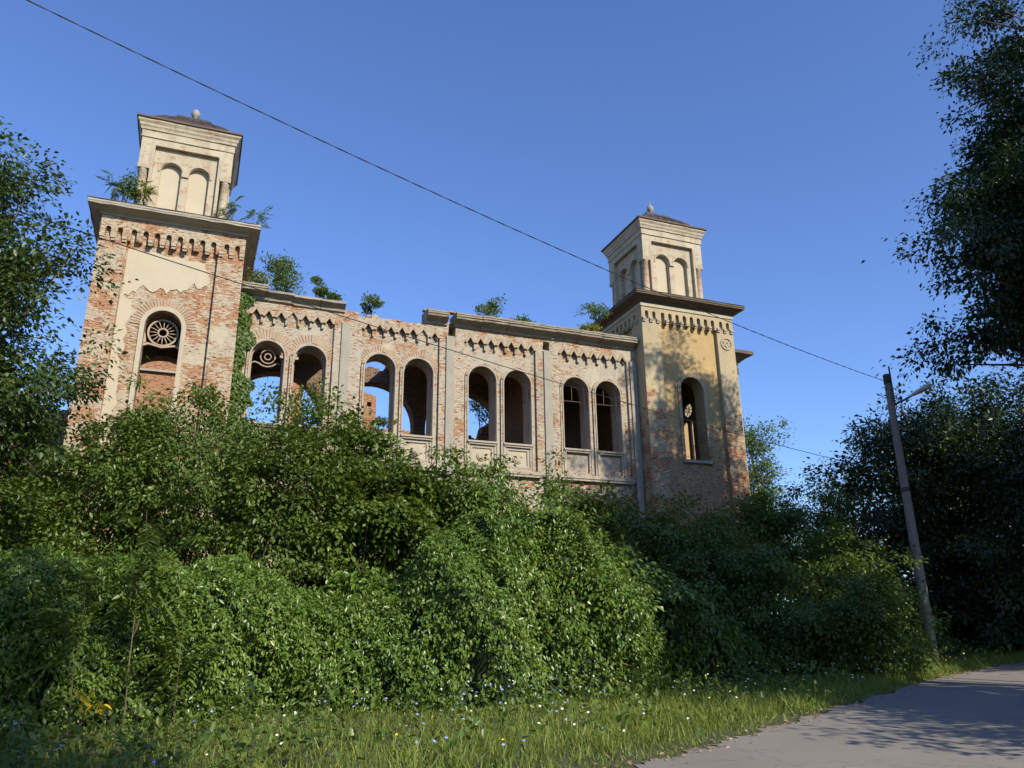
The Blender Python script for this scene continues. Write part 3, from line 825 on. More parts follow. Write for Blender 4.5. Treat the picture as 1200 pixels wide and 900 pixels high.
    if not left:
        # round emblem with a six-pointed star on the right pilaster
        ex, ez = 2.17, 16.05
        mb = MB().prism(circle(0, 0, .34, 28), [circle(0, 0, .27, 28)], -.045, 0)
        for s in (0, 1):
            tri = [(.25*math.cos(a + s*math.pi + math.pi/2), .25*math.sin(a + s*math.pi + math.pi/2)) for a in (0, 2*math.pi/3, 4*math.pi/3)]
            inn = [(.58*x, .58*z) for (x, z) in tri]
            mb.prism(tri, [inn], -.03 - .006*s, -.001)
        link('emblem', mb.mesh('emblem'), MT['corbel'], T, (ex, -HW - .002, ez))
    return T

CXL, CXR, CYT = -2.483, 21.235, -0.914 + HW
build_tower(CXL, CYT, 'left')
build_tower(CXR, CYT, 'right')
build_nave()

def syn(x, y, z):
    """a point given along the facade, behind it and up, in world coordinates"""
    return (ox + x*cy - y*sy, oy + x*sy + y*cy, z)

# ------------------------------------------------------------------ foliage
def unit(a):
    return a/np.maximum(np.linalg.norm(a, axis=1), 1e-9)[:, None]

def leaf_mesh(name, P, D, N, L, W, tint, ovate=False, fold=0.18):
    n = len(P)
    D = unit(D); S = unit(np.cross(D, N)); N = np.cross(S, D)
    L = np.broadcast_to(L, (n,))[:, None]; W = np.broadcast_to(W, (n,))[:, None]
    if ovate:
        rows = [(0, 0, 0), (.30, .5, fold), (.72, .36, fold*.5), (1, 0, -.12), (.72, -.36, fold*.5), (.30, -.5, fold)]
        quads = np.array([[0, 5, 4, 3], [0, 3, 2, 1]])
    else:
        rows = [(0, 0, 0), (.45, .5, fold), (1, 0, -.10), (.45, -.5, fold)]
        quads = np.array([[0, 3, 2], [0, 2, 1]])
    k = len(rows)
    V = np.empty((n, k, 3), np.float32)
    for i, (a, s, u) in enumerate(rows):
        V[:, i] = P + D*L*a + S*W*s + N*W*u
    nf, kk = quads.shape
    idx = (np.arange(n)[:, None, None]*k + quads[None]).reshape(-1).astype(np.int32)
    me = bpy.data.meshes.new(name)
    me.vertices.add(n*k); me.vertices.foreach_set('co', V.ravel())
    me.loops.add(len(idx)); me.loops.foreach_set('vertex_index', idx)
    me.polygons.add(n*nf)
    me.polygons.foreach_set('loop_start', np.arange(0, n*nf*kk, kk, dtype=np.int32))
    at = me.attributes.new('tint', 'FLOAT', 'FACE')
    at.data.foreach_set('value', np.repeat(np.clip(tint, 0, 1), nf).astype(np.float32))
    me.update(calc_edges=True)
    return me

def clumps(rng, lobes, n, shell=0.45, bough=9, loose=0.30):
    """clump centres gathered on boughs inside a union of ellipsoids, so that gaps stay between them"""
    vol = np.array([l[3]*l[4]*l[5] for l in lobes])
    nb = max(4, n//bough)
    pick = rng.choice(len(lobes), nb, p=vol/vol.sum())
    L = np.array(lobes)[pick]
    d = unit(rng.normal(size=(nb, 3)))
    r = rng.random(nb)**shell*(0.80 + 0.25*rng.random(nb))
    B = L[:, :3] + d*r[:, None]*L[:, 3:]
    k = rng.integers(0, nb, n)
    rad = np.minimum(L[k][:, 3:], 3.0)*loose
    off = rng.normal(size=(n, 3))*rad*np.array([1, 1, .75])
    C = B[k] + off
    return C, unit(d[k] + .45*unit(off))

def foliage(rng, C, Od, per, cr_, size, droop=0.5, flat=0.65, kind='leaf'):
    """leaves gathered round the clump centres: returns P, D, N, L, W, tint"""
    n = len(C)
    if kind == 'leaf':
        idx = np.repeat(np.arange(n), per)
        m = len(idx)
        off = rng.normal(size=(m, 3))*np.array([1, 1, flat])*cr_*np.repeat(rng.uniform(.6, 1.25, n), per)[:, None]*.55
        P = C[idx] + off
        D = unit(off)*.8 + Od[idx]*.5 + rng.normal(size=(m, 3))*.45; D[:, 2] -= droop
        N = np.array([0, 0, 1.0]) + Od[idx]*.55 + rng.normal(size=(m, 3))*.5
        L = size*rng.uniform(.65, 1.3, m); W = L*rng.uniform(.45, .65, m)
        t = np.repeat(rng.random(n), per)*.45 + rng.random(m)*.55
        t = np.where(rng.random(m) < .02, 1.0, t*.85)
        return P, D, N, L, W, t
    if kind == 'palm':       # five leaflets fanned from one stalk, hanging
        idx = np.repeat(np.arange(n), per)
        m = len(idx)
        Q = C[idx] + rng.normal(size=(m, 3))*np.array([1, 1, flat])*cr_*.55
        ax = Od[idx] + rng.normal(size=(m, 3))*.45; ax[:, 2] -= droop; ax = unit(ax)
        up = unit(Od[idx]*1.2 + np.array([0, 0, .35]) + rng.normal(size=(m, 3))*.35)
        si = unit(np.cross(ax, up))
        P = np.repeat(Q, 5, axis=0)
        ang = np.tile(np.array([-1.25, -.62, 0, .62, 1.25]), m) + rng.normal(size=5*m)*.12
        A = np.repeat(ax, 5, axis=0); S = np.repeat(si, 5, axis=0)
        D = A*np.cos(ang)[:, None] + S*np.sin(ang)[:, None]*.8; D[:, 2] -= .45
        N = np.repeat(up, 5, axis=0) + rng.normal(size=(5*m, 3))*.2
        sc = np.repeat(rng.uniform(.7, 1.25, m), 5)
        L = size*sc*np.tile(np.array([.7, .92, 1, .92, .7]), m); W = L*.38
        t = np.repeat(rng.random(m)*.55 + rng.random(n)[idx]*.35, 5) + rng.random(5*m)*.10
        return P, D, N, L, W, t
    # pinnate frond: leaflets in pairs along a drooping rachis
    nl = 12
    idx = np.repeat(np.arange(n), per); m = len(idx)
    base = C[idx] + rng.normal(size=(m, 3))*cr_*.25
    ax = Od[idx]*1.0 + rng.normal(size=(m, 3))*.55; ax[:, 2] += .15; ax = unit(ax)
    len_ = cr_*1.6*rng.uniform(.7, 1.2, m)
    up = np.tile(np.array([0, 0, 1.0]), (m, 1)); si = unit(np.cross(ax, up) + 1e-6)
    Ps, Ds, Ns, Ls = [], [], [], []
    for k in range(nl):
        u = (k + .6)/nl
        q = base + ax*(len_*u)[:, None] - up*((len_*u**2)*droop*.8)[:, None]
        dirv = ax - up*(2*u*droop*.8)
        for s in (-1, 1):
            Ps.append(q); Ds.append(si*s + unit(dirv)*.45 - up*.25 + rng.normal(size=(m, 3))*.12); Ns.append(up + rng.normal(size=(m, 3))*.25)
            Ls.append(size*(0.55 + 0.9*math.sin(math.pi*min(1, u + .12)))*np.ones(m))
    P = np.concatenate(Ps); D = np.concatenate(Ds); N = np.concatenate(Ns); L = np.concatenate(Ls)
    t = np.tile(rng.random(m)*.7, nl*2) + rng.random(len(P))*.25
    return P, D, N, L, L*.36, t

def woody(base, C, rng, r0, top, nb, lean=(0, 0), sides=7, nstem=1, spread=0.0):
    """trunk or stems with limbs reaching to some clump centres"""
    mb = MB()
    base = Vector(base)
    stems = []
    for s in range(nstem):
        b = base + Vector((rng.normal()*spread*.3, rng.normal()*spread*.3, -.15))
        tp = base + Vector((lean[0] + rng.normal()*spread, lean[1] + rng.normal()*spread, top*(1 if s == 0 else rng.uniform(.6, .95))))
        n = 7; pts = []; rad = []
        for i in range(n+1):
            t = i/n
            p = b.lerp(tp, t) + Vector((rng.normal(), rng.normal(), 0))*(.05*top/8)*(t > 0)*(t < 1)
            pts.append(p); rad.append(r0*(1 - .82*t)*(1.25 if i == 0 else 1)/(1 if nstem == 1 else 1.3))
        mb.tube(pts, rad, sides); stems.append((pts, rad))
    pick = rng.choice(len(C), min(nb, len(C)), replace=False)
    for i in pick:
        c = Vector(C[i])
        pts, rad = stems[int(rng.integers(len(stems)))]
        zz = [k for k in range(1, len(pts)) if pts[k].z < c.z - .1*top] or [1]
        k = zz[int(rng.integers(max(0, len(zz)-4), len(zz)))]
        a = pts[k]; r = min(rad[k]*.55, .02 + .012*(c - pts[k]).length)
        mid = a.lerp(c, .5) + Vector((rng.normal(), rng.normal(), rng.normal() + .6))*.07*(c - a).length
        mb.tube([a, a.lerp(mid, .5) + Vector((0, 0, .02)), mid, mid.lerp(c, .6), c], [r, r*.8, r*.6, r*.35, r*.12], 5)
    return mb

def shoots(rng, C, Od, n, size, length):
    """long arching shoots with leaves along them, breaking the outline"""
    P, D, N, L, stems = [], [], [], [], []
    pick = rng.choice(len(C), min(n, len(C)), replace=False, p=None)
    for i in pick:
        d = Od[i]*.8 + np.array([0, 0, .9]) + rng.normal(size=3)*.35; d /= np.linalg.norm(d)
        ln = length*rng.uniform(.5, 1.3); k = int(10 + ln*9)
        side = np.cross(d, [0, 0, 1.0]) + 1e-4; side /= np.linalg.norm(side)
        path = [C[i] + d*ln*t - np.array([0, 0, .45*ln*t*t]) for t in np.linspace(0, 1, 6)]
        stems.append(path)
        for q in range(k):
            t = (q + .5)/k
            p = C[i] + d*ln*t - np.array([0, 0, .45*ln*t*t])
            P.append(p); D.append(side*(1 if q % 2 else -1) + d*.5 + np.array([0, 0, -.35]) + rng.normal(size=3)*.25)
            N.append(np.array([0, 0, 1.0]) + rng.normal(size=3)*.35); L.append(size*rng.uniform(.7, 1.2)*(1.1 - .5*t))
    L = np.array(L)
    return np.array(P), np.array(D), np.array(N), L, L*.48, rng.random(len(L))*.5 + .4, stems

def plant(name, base, lobes, label, cat, seed, n=160, per=60, cr_=.55, size=.11, mat='leaf_bush', kind='leaf', droop=.5, r0=.05,
          nb=30, nstem=1, spread=0.0, bark='bark', group=None, shell=.45, flat=.65, ovate=True, top=None, crown='crown', stem='trunk', nshoot=0, shoot_len=.8, bough=9, loose=.30):
    """lobes are given relative to the base"""
    rng = np.random.default_rng(seed)
    root = empty(name, base)
    tag(root, label, cat, group)
    C, Od = clumps(rng, lobes, n, shell, bough, loose)
    P, D, N, L, W, t = foliage(rng, C, Od, per, cr_, size, droop, flat, kind)
    stems = []
    if nshoot:
        P2, D2, N2, L2, W2, t2, stems = shoots(rng, C, Od, nshoot, size, shoot_len)
        P = np.concatenate([P, P2]); D = np.concatenate([D, D2]); N = np.concatenate([N, N2]); L = np.concatenate([L, L2]); W = np.concatenate([W, W2]); t = np.concatenate([t, t2])
    tp = top if top else max(l[2] + l[5]*.6 for l in lobes)
    link(crown, leaf_mesh(crown, P, D, N, L, W, t, ovate and kind == 'leaf'), MT[mat], root)
    lc = lobes[0]
    wd = woody((0, 0, 0), C, rng, r0, tp, nb, (lc[0], lc[1]), 7, nstem, spread)
    for p in stems: wd.tube([tuple(q) for q in p], [.012, .011, .010, .008, .006, .003], 4)
    link(stem, wd.mesh(stem), MT[bark], root)
    return root

def at(x, y, dz=0.0):
    return (x, y, gz(x, y) + dz)

# --- big trees ---------------------------------------------------------
plant('broadleaf_tree', at(20.5, 21.5), [(.6, .8, 11.0, 3.4, 3.4, 5.5), (-1.1, 4.0, 18.2, 2.5, 2.6, 6.0), (-4.3, -.3, 12.8, 3.3, 3.0, 1.9), (-3.2, 2.2, 10.9, 3.6, 2.6, 1.2), (-1.3, 4.2, 24.4, 1.4, 1.8, 2.0), (-.6, 5.5, 5.0, 4.6, 2.8, 3.0), (-.6, -2, 19.8, 2.3, 2.5, 4.0), (-1.9, .8, 15.5, 3.0, 2.8, 3.6), (-3.5, .9, 11.0, 2.5, 2.2, 1.6)],
      'tall dark broadleaf tree overhanging the road from the right edge', 'tree', 11, n=1850, per=108, cr_=.62, size=.175, mat='leaf_oak', r0=.42, nb=150, ovate=False, shell=.42, bough=11, loose=.34, nshoot=170, shoot_len=.8)
plant('broadleaf_tree', at(18.5, 34.5), [(-1, 0, 7.4, 3.9, 4, 3.6), (-2.0, -.5, 4.7, 3.0, 3, 4.0), (2, 0, 8.3, 4, 4, 3.6), (0, -1, 2.6, 4, 2, 2.4)],
      'dense dark tree rising behind the utility pole', 'tree', 12, n=700, per=90, cr_=.66, size=.2, nshoot=60, shoot_len=1.0, mat='leaf_oak', r0=.25, nb=50, ovate=False)
plant('broadleaf_tree', at(24.5, 37), [(0, 0, 6.5, 5, 4, 5.4), (2.5, 0, 8, 5, 4, 5), (-2.5, -1, 3.5, 3.5, 3, 3.4)],
      'dark tree with sky gaps at the far end of the road', 'tree', 13, n=600, per=85, cr_=.7, size=.2, nshoot=40, shoot_len=1.0, mat='leaf_oak', r0=.25, nb=50, ovate=False)
plant('broadleaf_tree', at(27.0, 29.0), [(0, 0, 8, 5, 4.5, 6), (-1.5, 0, 5.0, 4, 3.5, 3.5)],
      'dark tree on the outer bend, beside the right edge', 'tree', 18, n=520, per=80, cr_=.85, size=.2, mat='leaf_oak', r0=.28, nb=50, ovate=False)
plant('broadleaf_tree', at(-14.6, 17.6), [(0, 0, 9.2, 3.6, 3.2, 4.0), (1.6, .5, 8.0, 2.6, 2.6, 3.0), (-.5, 0, 12.2, 2.4, 2.4, 2.2), (2.0, .3, 10.2, 2.3, 1.8, 1.0), (1.4, 0, 6.2, 2.2, 2.2, 1.7)],
      'leafy tree at the left edge beside the bare brick tower', 'tree', 14, n=760, per=88, cr_=.56, size=.15, mat='leaf_tree', r0=.22, nb=90, ovate=False, nshoot=110, shoot_len=.9, loose=.30)
# trees beside the road just outside the picture: they throw the shade seen on the tower, the shrubs and the road
plant('offscreen_tree', at(18.0, 7.6), [(0, 0, 10.5, 3.2, 3.2, 4.6), (0, 0, 14.5, 2.6, 2.6, 2.8)], 'leafy roadside tree on the far side of the tarmac', 'tree', 15,
      n=300, per=44, cr_=.9, size=.40, mat='leaf_oak', r0=.3, nb=30, ovate=False)
plant('offscreen_tree', at(13.6, 8.0), [(0, 0, 4.6, 3.0, 3.0, 2.4), (1.5, 1, 4.2, 2.6, 2.6, 2.0), (3.6, 3.2, 4.8, 2.6, 2.6, 2.2)], 'low roadside tree spreading over the tarmac edge', 'tree', 19,
      n=300, per=60, cr_=.7, size=.22, mat='leaf_oak', r0=.15, nb=30, ovate=False)
plant('offscreen_tree', at(19.8, 11.2), [(0, 0, 16.6, 4.0, 4.0, 3.6), (1, 0, 19, 2.5, 2.5, 2.2)], 'high-crowned roadside tree across the tarmac', 'tree', 20,
      n=260, per=44, cr_=.85, size=.40, mat='leaf_oak', r0=.3, nb=30, ovate=False)
plant('offscreen_tree', at(27.5, 17.0), [(0, 0, 10, 5, 5, 6.5), (0, 0, 15, 4, 4, 4)], 'tall roadside tree behind the overhanging one', 'tree', 16,
      n=300, per=44, cr_=1.05, size=.40, mat='leaf_oak', r0=.35, nb=30, ovate=False)
plant('offscreen_tree', at(6.8, -8.2), [(0, 0, 16, 5.4, 5.4, 5.4), (-.5, .5, 12, 3.6, 3.6, 3.6)], 'slender roadside tree near the photographer', 'tree', 17,
      n=460, per=46, cr_=.9, size=.42, mat='leaf_tree', r0=.28, nb=30, ovate=False)

for (x, y, h, sd, lb) in ((-12.5, -4.0, 15, 21, 'unseen tree added behind the photographer to block sky light, on the hedge side'), (-5.0, -13.0, 17, 22, 'unseen tree added straight behind the photographer to block sky light'), (-19.0, 5.0, 14, 23, 'unseen tree added beyond the dark corner of the hedge to block sky light')):  # unseen trees added behind the camera to block sky light and deepen shade
    plant('offscreen_tree', at(x, y), [(0, 0, h*.55, 4.6, 4.6, h*.36), (0, 0, h*.82, 3.2, 3.2, h*.2)], lb, 'tree', sd, n=260, per=40, cr_=1.0, size=.46, mat='leaf_tree', r0=.3, nb=24, ovate=False)

# --- shrubs and young trees in front of the ruin ------------------------
SHR = [
 # name, x, y, top height above ground, radius, seed, material, kind, label
 ('young_tree', -8.5, 21.0, 9.3, 2.0, 31, 'leaf_bush', 'leaf', 'tallest green young tree in front of the left tower\'s corner'),
 ('young_tree', -5.7, 20.2, 8.0, 1.8, 32, 'leaf_bush', 'leaf', 'young tree with drooping leaves below the ivy-covered corner'),
 ('shrub', -11.1, 22.0, 8.0, 1.8, 33, 'leaf_bush', 'leaf', 'leafy shrub hiding the foot of the left tower'),
 ('shrub', -12.0, 18.8, 6.3, 2.0, 34, 'leaf_bush', 'leaf', 'dim shrub at the left edge below the big tree'),
 ('young_tree', -4.0, 21.0, 7.2, 1.3, 35, 'leaf_bush', 'leaf', 'slim young tree below the first cement pilaster'),
 ('shrub', -4.9, 22.8, 4.4, 1.9, 53, 'leaf_bush', 'leaf', 'dark shrub deep in the hollow under the young trees'),
 ('shrub', -2.6, 21.2, 6.6, 1.5, 36, 'leaf_bush', 'leaf', 'rounded shrub below the second pair of windows'),
 ('shrub', -.7, 21.2, 6.3, 1.4, 37, 'leaf_creeper', 'leaf', 'shrub hung with vines below the third pair of windows'),
 ('shrub', 1.0, 22.0, 5.4, 1.5, 38, 'leaf_creeper', 'leaf', 'low shrub between the third and fourth window pairs'),
 ('shrub', 2.2, 24.2, 5.7, 1.5, 39, 'leaf_frond', 'leaf', 'light green shrub below the shaded window pair'),
 ('shrub', 3.8, 25.2, 6.1, 1.5, 40, 'leaf_frond', 'leaf', 'tall shrub in the angle between nave and right tower'),
 ('shrub', 5.9, 26.0, 5.5, 1.6, 41, 'leaf_bush', 'leaf', 'shaded shrub against the right tower\'s front'),
 ('young_tree', 9.4, 30.0, 6.4, 1.5, 42, 'leaf_bush', 'leaf', 'young tree silhouetted right of the right tower'),
 ('young_tree', 12.3, 32.0, 6.2, 1.6, 43, 'leaf_bush', 'leaf', 'young tree between the right tower and the utility pole'),
 ('shrub', 9.1, 22.6, 2.7, 1.5, 44, 'leaf_frond', 'leaf', 'sunlit shrub with drooping leaves beside the utility pole'),
 ('shrub', 7.0, 24.2, 3.9, 1.6, 45, 'leaf_bush', 'leaf', 'dark shrub behind the shaded hedge'),
 ('shrub', -6.3, 18.9, 2.6, 1.3, 46, 'leaf_bush', 'leaf', 'broad shrub rising behind the sunlit creeper'),
 ('shrub', -2.9, 19.0, 2.8, 1.2, 47, 'leaf_creeper', 'leaf', 'shrub swallowed by creeper at the hedge\'s dip'),
 ('shrub', 3.3, 21.8, 3.4, 1.4, 48, 'leaf_creeper', 'leaf', 'shrub at the end of the sunlit creeper'),
 ('shrub', 13.4, 29.5, 2.2, 1.6, 49, 'leaf_bush', 'leaf', 'shaded undergrowth shrub behind the pole\'s foot'),
 ('shrub', .9, 19.4, 4.4, 1.6, 50, 'leaf_creeper', 'leaf', 'highest mound of creeper-covered shrub at mid hedge'),
 ('shrub', 11.0, 27.5, 4.4, 1.8, 51, 'leaf_bush', 'leaf', 'dark shrub left of the pole above the sunlit one'),
 ('shrub', 17.0, 31.0, 3.0, 2.0, 52, 'leaf_oak', 'leaf', 'dark shrub at the roadside behind the pole'),
]
for (nm, x, y, h, r, sd, mt, kd, lb) in SHR:
    tree_like = nm == 'young_tree'
    rngl = random.Random(sd)
    lobes = []
    if tree_like:
        lobes = [(0, 0, h*.60, r*.9, r*.9, h*.34), (r*.4, -.4, h*.58, r*.9, r*.9, h*.19), (-r*.4, -.3, h*.53, r, r, h*.17), (.1, 0, h*.80, r*.66, r*.66, h*.2), (-.2, 0, h*.66, r*.8, r*.8, h*.22)]
    else:
        lobes = [(0, 0, h*.48, r, r, h*.46), (r*.5, -.3, h*.33, r*.85, r*.85, h*.36), (-r*.5, -.2, h*.36, r*.8, r*.8, h*.38), (rngl.uniform(-.4, .4), 0, h*.76, r*.72, r*.72, h*.24), (rngl.uniform(-.6, .6), -.2, h*.62, r*.8, r*.8, h*.25)]
    vol = sum(l[3]*l[4]*l[5] for l in lobes)
    n = int(min(380, max(110, 50*vol**.70)))
    per = 66
    sz = rngl.choice((.12, .14, .16, .19)); 
    plant(nm, at(x, y), lobes, lb, 'tree' if tree_like else 'shrub', sd, n=n, per=per, cr_=.34, size=sz, mat=mt, kind=kd,
          droop=rngl.choice((.5, .8, 1.1)), r0=.06 if tree_like else .035, nb=26, nstem=1 if tree_like else 4, spread=.45 if not tree_like else 0, bark='twig', shell=.38, ovate=False, nshoot=22, shoot_len=.85, loose=.26)

# --- feathery saplings with pinnate fronds at the left ------------------
for i, (x, y, h, sd, lb) in enumerate([(-6.35, 13.9, 3.6, 61, 'tall sapling with fern-like fronds rising above the creeper'),
                                     (-6.9, 13.3, 2.3, 62, 'shaded sapling with long fronds at the dark hedge corner'),
                                     (-5.7, 14.4, 1.7, 63, 'small frond sapling drooping over the sunlit creeper\'s edge')]):
    plant('frond_sapling', at(x, y), [(0, -.1, h*.92, .3, .25, .3), (0, -.1, h*.66, .25, .25, .4)], lb, 'sapling', sd, n=13, per=2, cr_=.62, size=.15, mat='leaf_frond', kind='frond',
          droop=.55, r0=.016, nb=2, bark='twig', top=h)
plant('yellowed_weed', at(-6.5, 12.9), [(0, 0, .55, .16, .1, .16)], 'small weed with bright yellow leaves at the dark corner', 'weed', 64, n=4, per=4, cr_=.12, size=.14, mat='leaf_gold', droop=.8, r0=.01, nb=4, bark='twig', top=.5)

# --- creeper-covered hedge along the verge ------------------------------
def fnoise(a, b, s):
    return (np.sin(a*1.7 + s) * np.cos(b*2.1 + s*1.3) + .6*np.sin(a*3.9 + b*2.7 + s*2.1) + .35*np.sin(a*7.7 - b*6.1 + s*.7))/1.95

def hedge(name, path, heights, depth, label, seed, ncomp, size, mat, core_in=.48, back=2.2):
    rng = np.random.default_rng(seed)
    path = np.array(path, float); H = np.array(heights, float)
    seg = np.linalg.norm(np.diff(path, axis=0), axis=1); cum = np.concatenate([[0], np.cumsum(seg)])
    def surf(u, v, inset=0.0):
        """u metres along, v 0 bottom front .. 1 top back"""
        x = np.interp(u, cum, path[:, 0]); y = np.interp(u, cum, path[:, 1])
        d = .4
        tx = np.interp(u + d, cum, path[:, 0]) - np.interp(u - d, cum, path[:, 0]); ty = np.interp(u + d, cum, path[:, 1]) - np.interp(u - d, cum, path[:, 1])
        ln = np.maximum(np.hypot(tx, ty), 1e-6); bx, by = -ty/ln, tx/ln           # backwards
        h = np.interp(u, cum, H) + .28*fnoise(u*.9, u*0, seed)
        w = np.clip(v/.68, 0, 1)
        z = h*np.sin(w*math.pi/2)**.85
        off = depth*(w**2.2) + np.clip((v - .68)/.32, 0, 1)*back
        lump = .30*np.sin(u*1.45 + .5*np.sin(u*.6 + seed) + .35*z) + .42*fnoise(u*.85, z*.95, seed + 1) + .20*fnoise(u*2.3, z*2.5, seed + 2) + .07*fnoise(u*6, z*6, seed + 3)
        off = off - lump*(1 - .4*w) + inset
        z = z + lump*.6*w - inset*w
        X = x + bx*off; Y = y + by*off
        on = np.stack([-bx*(1 - .75*w), -by*(1 - .75*w), .25 + .9*w], axis=1)
        return np.stack([X, Y, gz_np(X, Y) + z], axis=1), unit(on)
    tot = cum[-1]
    root = empty(name, (path[len(path)//2][0], path[len(path)//2][1], gz(*path[len(path)//2])))
    tag(root, label, 'hedge')
    org = np.array(root.location)
    u = rng.random(ncomp)*tot; v = rng.random(ncomp)**.9
    C, O = surf(u, v)
    # thin places where the dark inside shows
    gap = fnoise(u*1.9, v*6.0, seed + 8) + .5*fnoise(u*4.3, v*11, seed + 9)
    keep = gap < .30 + .55*rng.random(ncomp)
    C = C[keep]; O = O[keep]; u = u[keep]; v = v[keep]; ncomp = len(C)
    C = C - O*(np.abs(rng.normal(size=ncomp))*.17)[:, None] + O*.08
    # each stalk carries a handful of leaflets that hang and overlap like shingles
    k5 = 4
    m = ncomp*k5
    O5 = np.repeat(O, k5, axis=0)
    sway = np.repeat(rng.normal(size=(ncomp, 3))*.55, k5, axis=0)
    P = np.repeat(C, k5, axis=0) + rng.normal(size=(m, 3))*.045
    D = sway + rng.normal(size=(m, 3))*.45 + O5*.45; D[:, 2] -= 1.0
    N = O5 + np.array([0, 0, .45]) + np.repeat(rng.normal(size=(ncomp, 3))*.35, k5, axis=0) + rng.normal(size=(m, 3))*.35
    L = size*rng.uniform(.6, 1.25, m); W = L*rng.uniform(.36, .50, m)
    # tone drifts slowly over the hedge, with a few yellowed leaves
    t = np.repeat(rng.random(ncomp)*.4, k5) + rng.random(m)*.3 + .25*np.repeat((fnoise(u*.8, v*5, seed + 5) + 1)/2, k5)
    t = np.where(np.repeat(rng.random(ncomp) < .012, k5), 1.0, t)
    link('foliage', leaf_mesh('foliage', P - org, D, N, L, W, t), MT[mat], root)
    # hanging runners that break the outline
    nr = int(tot*9); Q = []; 
    ur = rng.random(nr)*tot; vr = rng.uniform(.35, .9, nr)
    Cr, Or = surf(ur, vr)
    CC = []; OO = []
    for i in range(nr):
        ln = rng.uniform(.3, 1.0); dirx = rng.normal()*.3
        tang = Or[i]*.5 + np.array([rng.normal()*.5, rng.normal()*.3, rng.uniform(-.3, .8)])
        for k in range(8):
            s = k/7.
            CC.append(Cr[i] + tang*ln*s + np.array([0, 0, -ln*.9*s*s])); OO.append(Or[i])
    P, D, N, L, W, t = foliage(rng, np.array(CC), np.array(OO), 1, .03, size*.8, .9, 1, 'palm')
    link('runner', leaf_mesh('runner', P - org, D, N, L, W, t), MT[mat], root)
    # dark solid core; its colour paints the shade between the leaves
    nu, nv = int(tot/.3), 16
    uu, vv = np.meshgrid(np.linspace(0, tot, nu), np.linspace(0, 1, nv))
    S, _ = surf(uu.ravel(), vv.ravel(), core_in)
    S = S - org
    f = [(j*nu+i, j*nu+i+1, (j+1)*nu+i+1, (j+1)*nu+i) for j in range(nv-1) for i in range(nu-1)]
    link('shade_core', MB().add([tuple(p) for p in S], f, False).mesh('shade_core'), MT['core'], root)
    return root

hedge('creeper_hedge', [(-14, 12.8), (-10.5, 13.0), (-7.5, 13.9), (-5.6, 15.5), (-4.4, 15.9), (-2.58, 16.2), (-.08, 16.6), (1.7, 17.7), (3.2, 19.3), (3.9, 20.8)],
      [2.6, 2.7, 2.8, 2.8, 2.4, 2.3, 4.0, 3.9, 2.7, 1.6], 1.7, 'sunlit hedge smothered in five-leaved creeper along the grass verge', 71, 42000, .108, 'leaf_creeper', back=1.3)
hedge('shaded_hedge', [(4.1, 20.6), (5.2, 21.3), (6.5, 22.0), (8.2, 23.4), (9.6, 24.4), (11.4, 25.6)], [1.75, 1.6, 1.15, 1.1, 1.3, 1.1], .9,
      'low dark hedge in tree shade between creeper and pole', 72, 5000, .13, 'leaf_bush', back=1.2)

# ivy climbing the corner where nave and left tower meet
def ivy():
    rng = np.random.default_rng(81)
    n = 5600
    z = 6.5 + (16.0 - 6.5)*rng.random(n)
    wid = np.interp(z, [6.5, 10, 12, 15.2, 16.0], [1.5, .8, .5, .46, .2])*(1 + .35*np.sin(z*2.9) + .25*np.sin(z*7.1))
    s = .19 + wid*(rng.random(n)**1.2) + .05*np.sin(z*2.3)
    y = -.19 - .20*rng.random(n)*np.clip(1.2 - (s - .19)/wid, 0.1, 1) - .04
    loc = np.stack([ox + s*cy - y*sy, oy + s*sy + y*cy, z], axis=1)
    O = np.tile(np.array([sy, -cy, .15]), (n, 1)) + rng.normal(size=(n, 3))*.15
    D = np.tile(np.array([0, 0, -1.0]), (n, 1)) + rng.normal(size=(n, 3))*.5
    root = empty('climbing_ivy', syn(.4, -.3, 2.0)); tag(root, 'ivy climbing the corner between left tower and nave', 'ivy')
    org = np.array(root.location)
    link('foliage', leaf_mesh('foliage', loc - org, D, O, rng.uniform(.09, .17, n), rng.uniform(.08, .13, n), rng.random(n)*.6, True), MT['leaf_bush'], root)
    mb = MB()
    for k in range(4):
        x = .25 + .09*k
        mb.tube([Vector(syn(x + .05*math.sin(zz*1.3 + k), -.20, zz)) - root.location for zz in np.linspace(1.4, 15.5 - k, 14)], .02, 5)
    link('stem', mb.mesh('stem'), MT['twig'], root)
ivy()

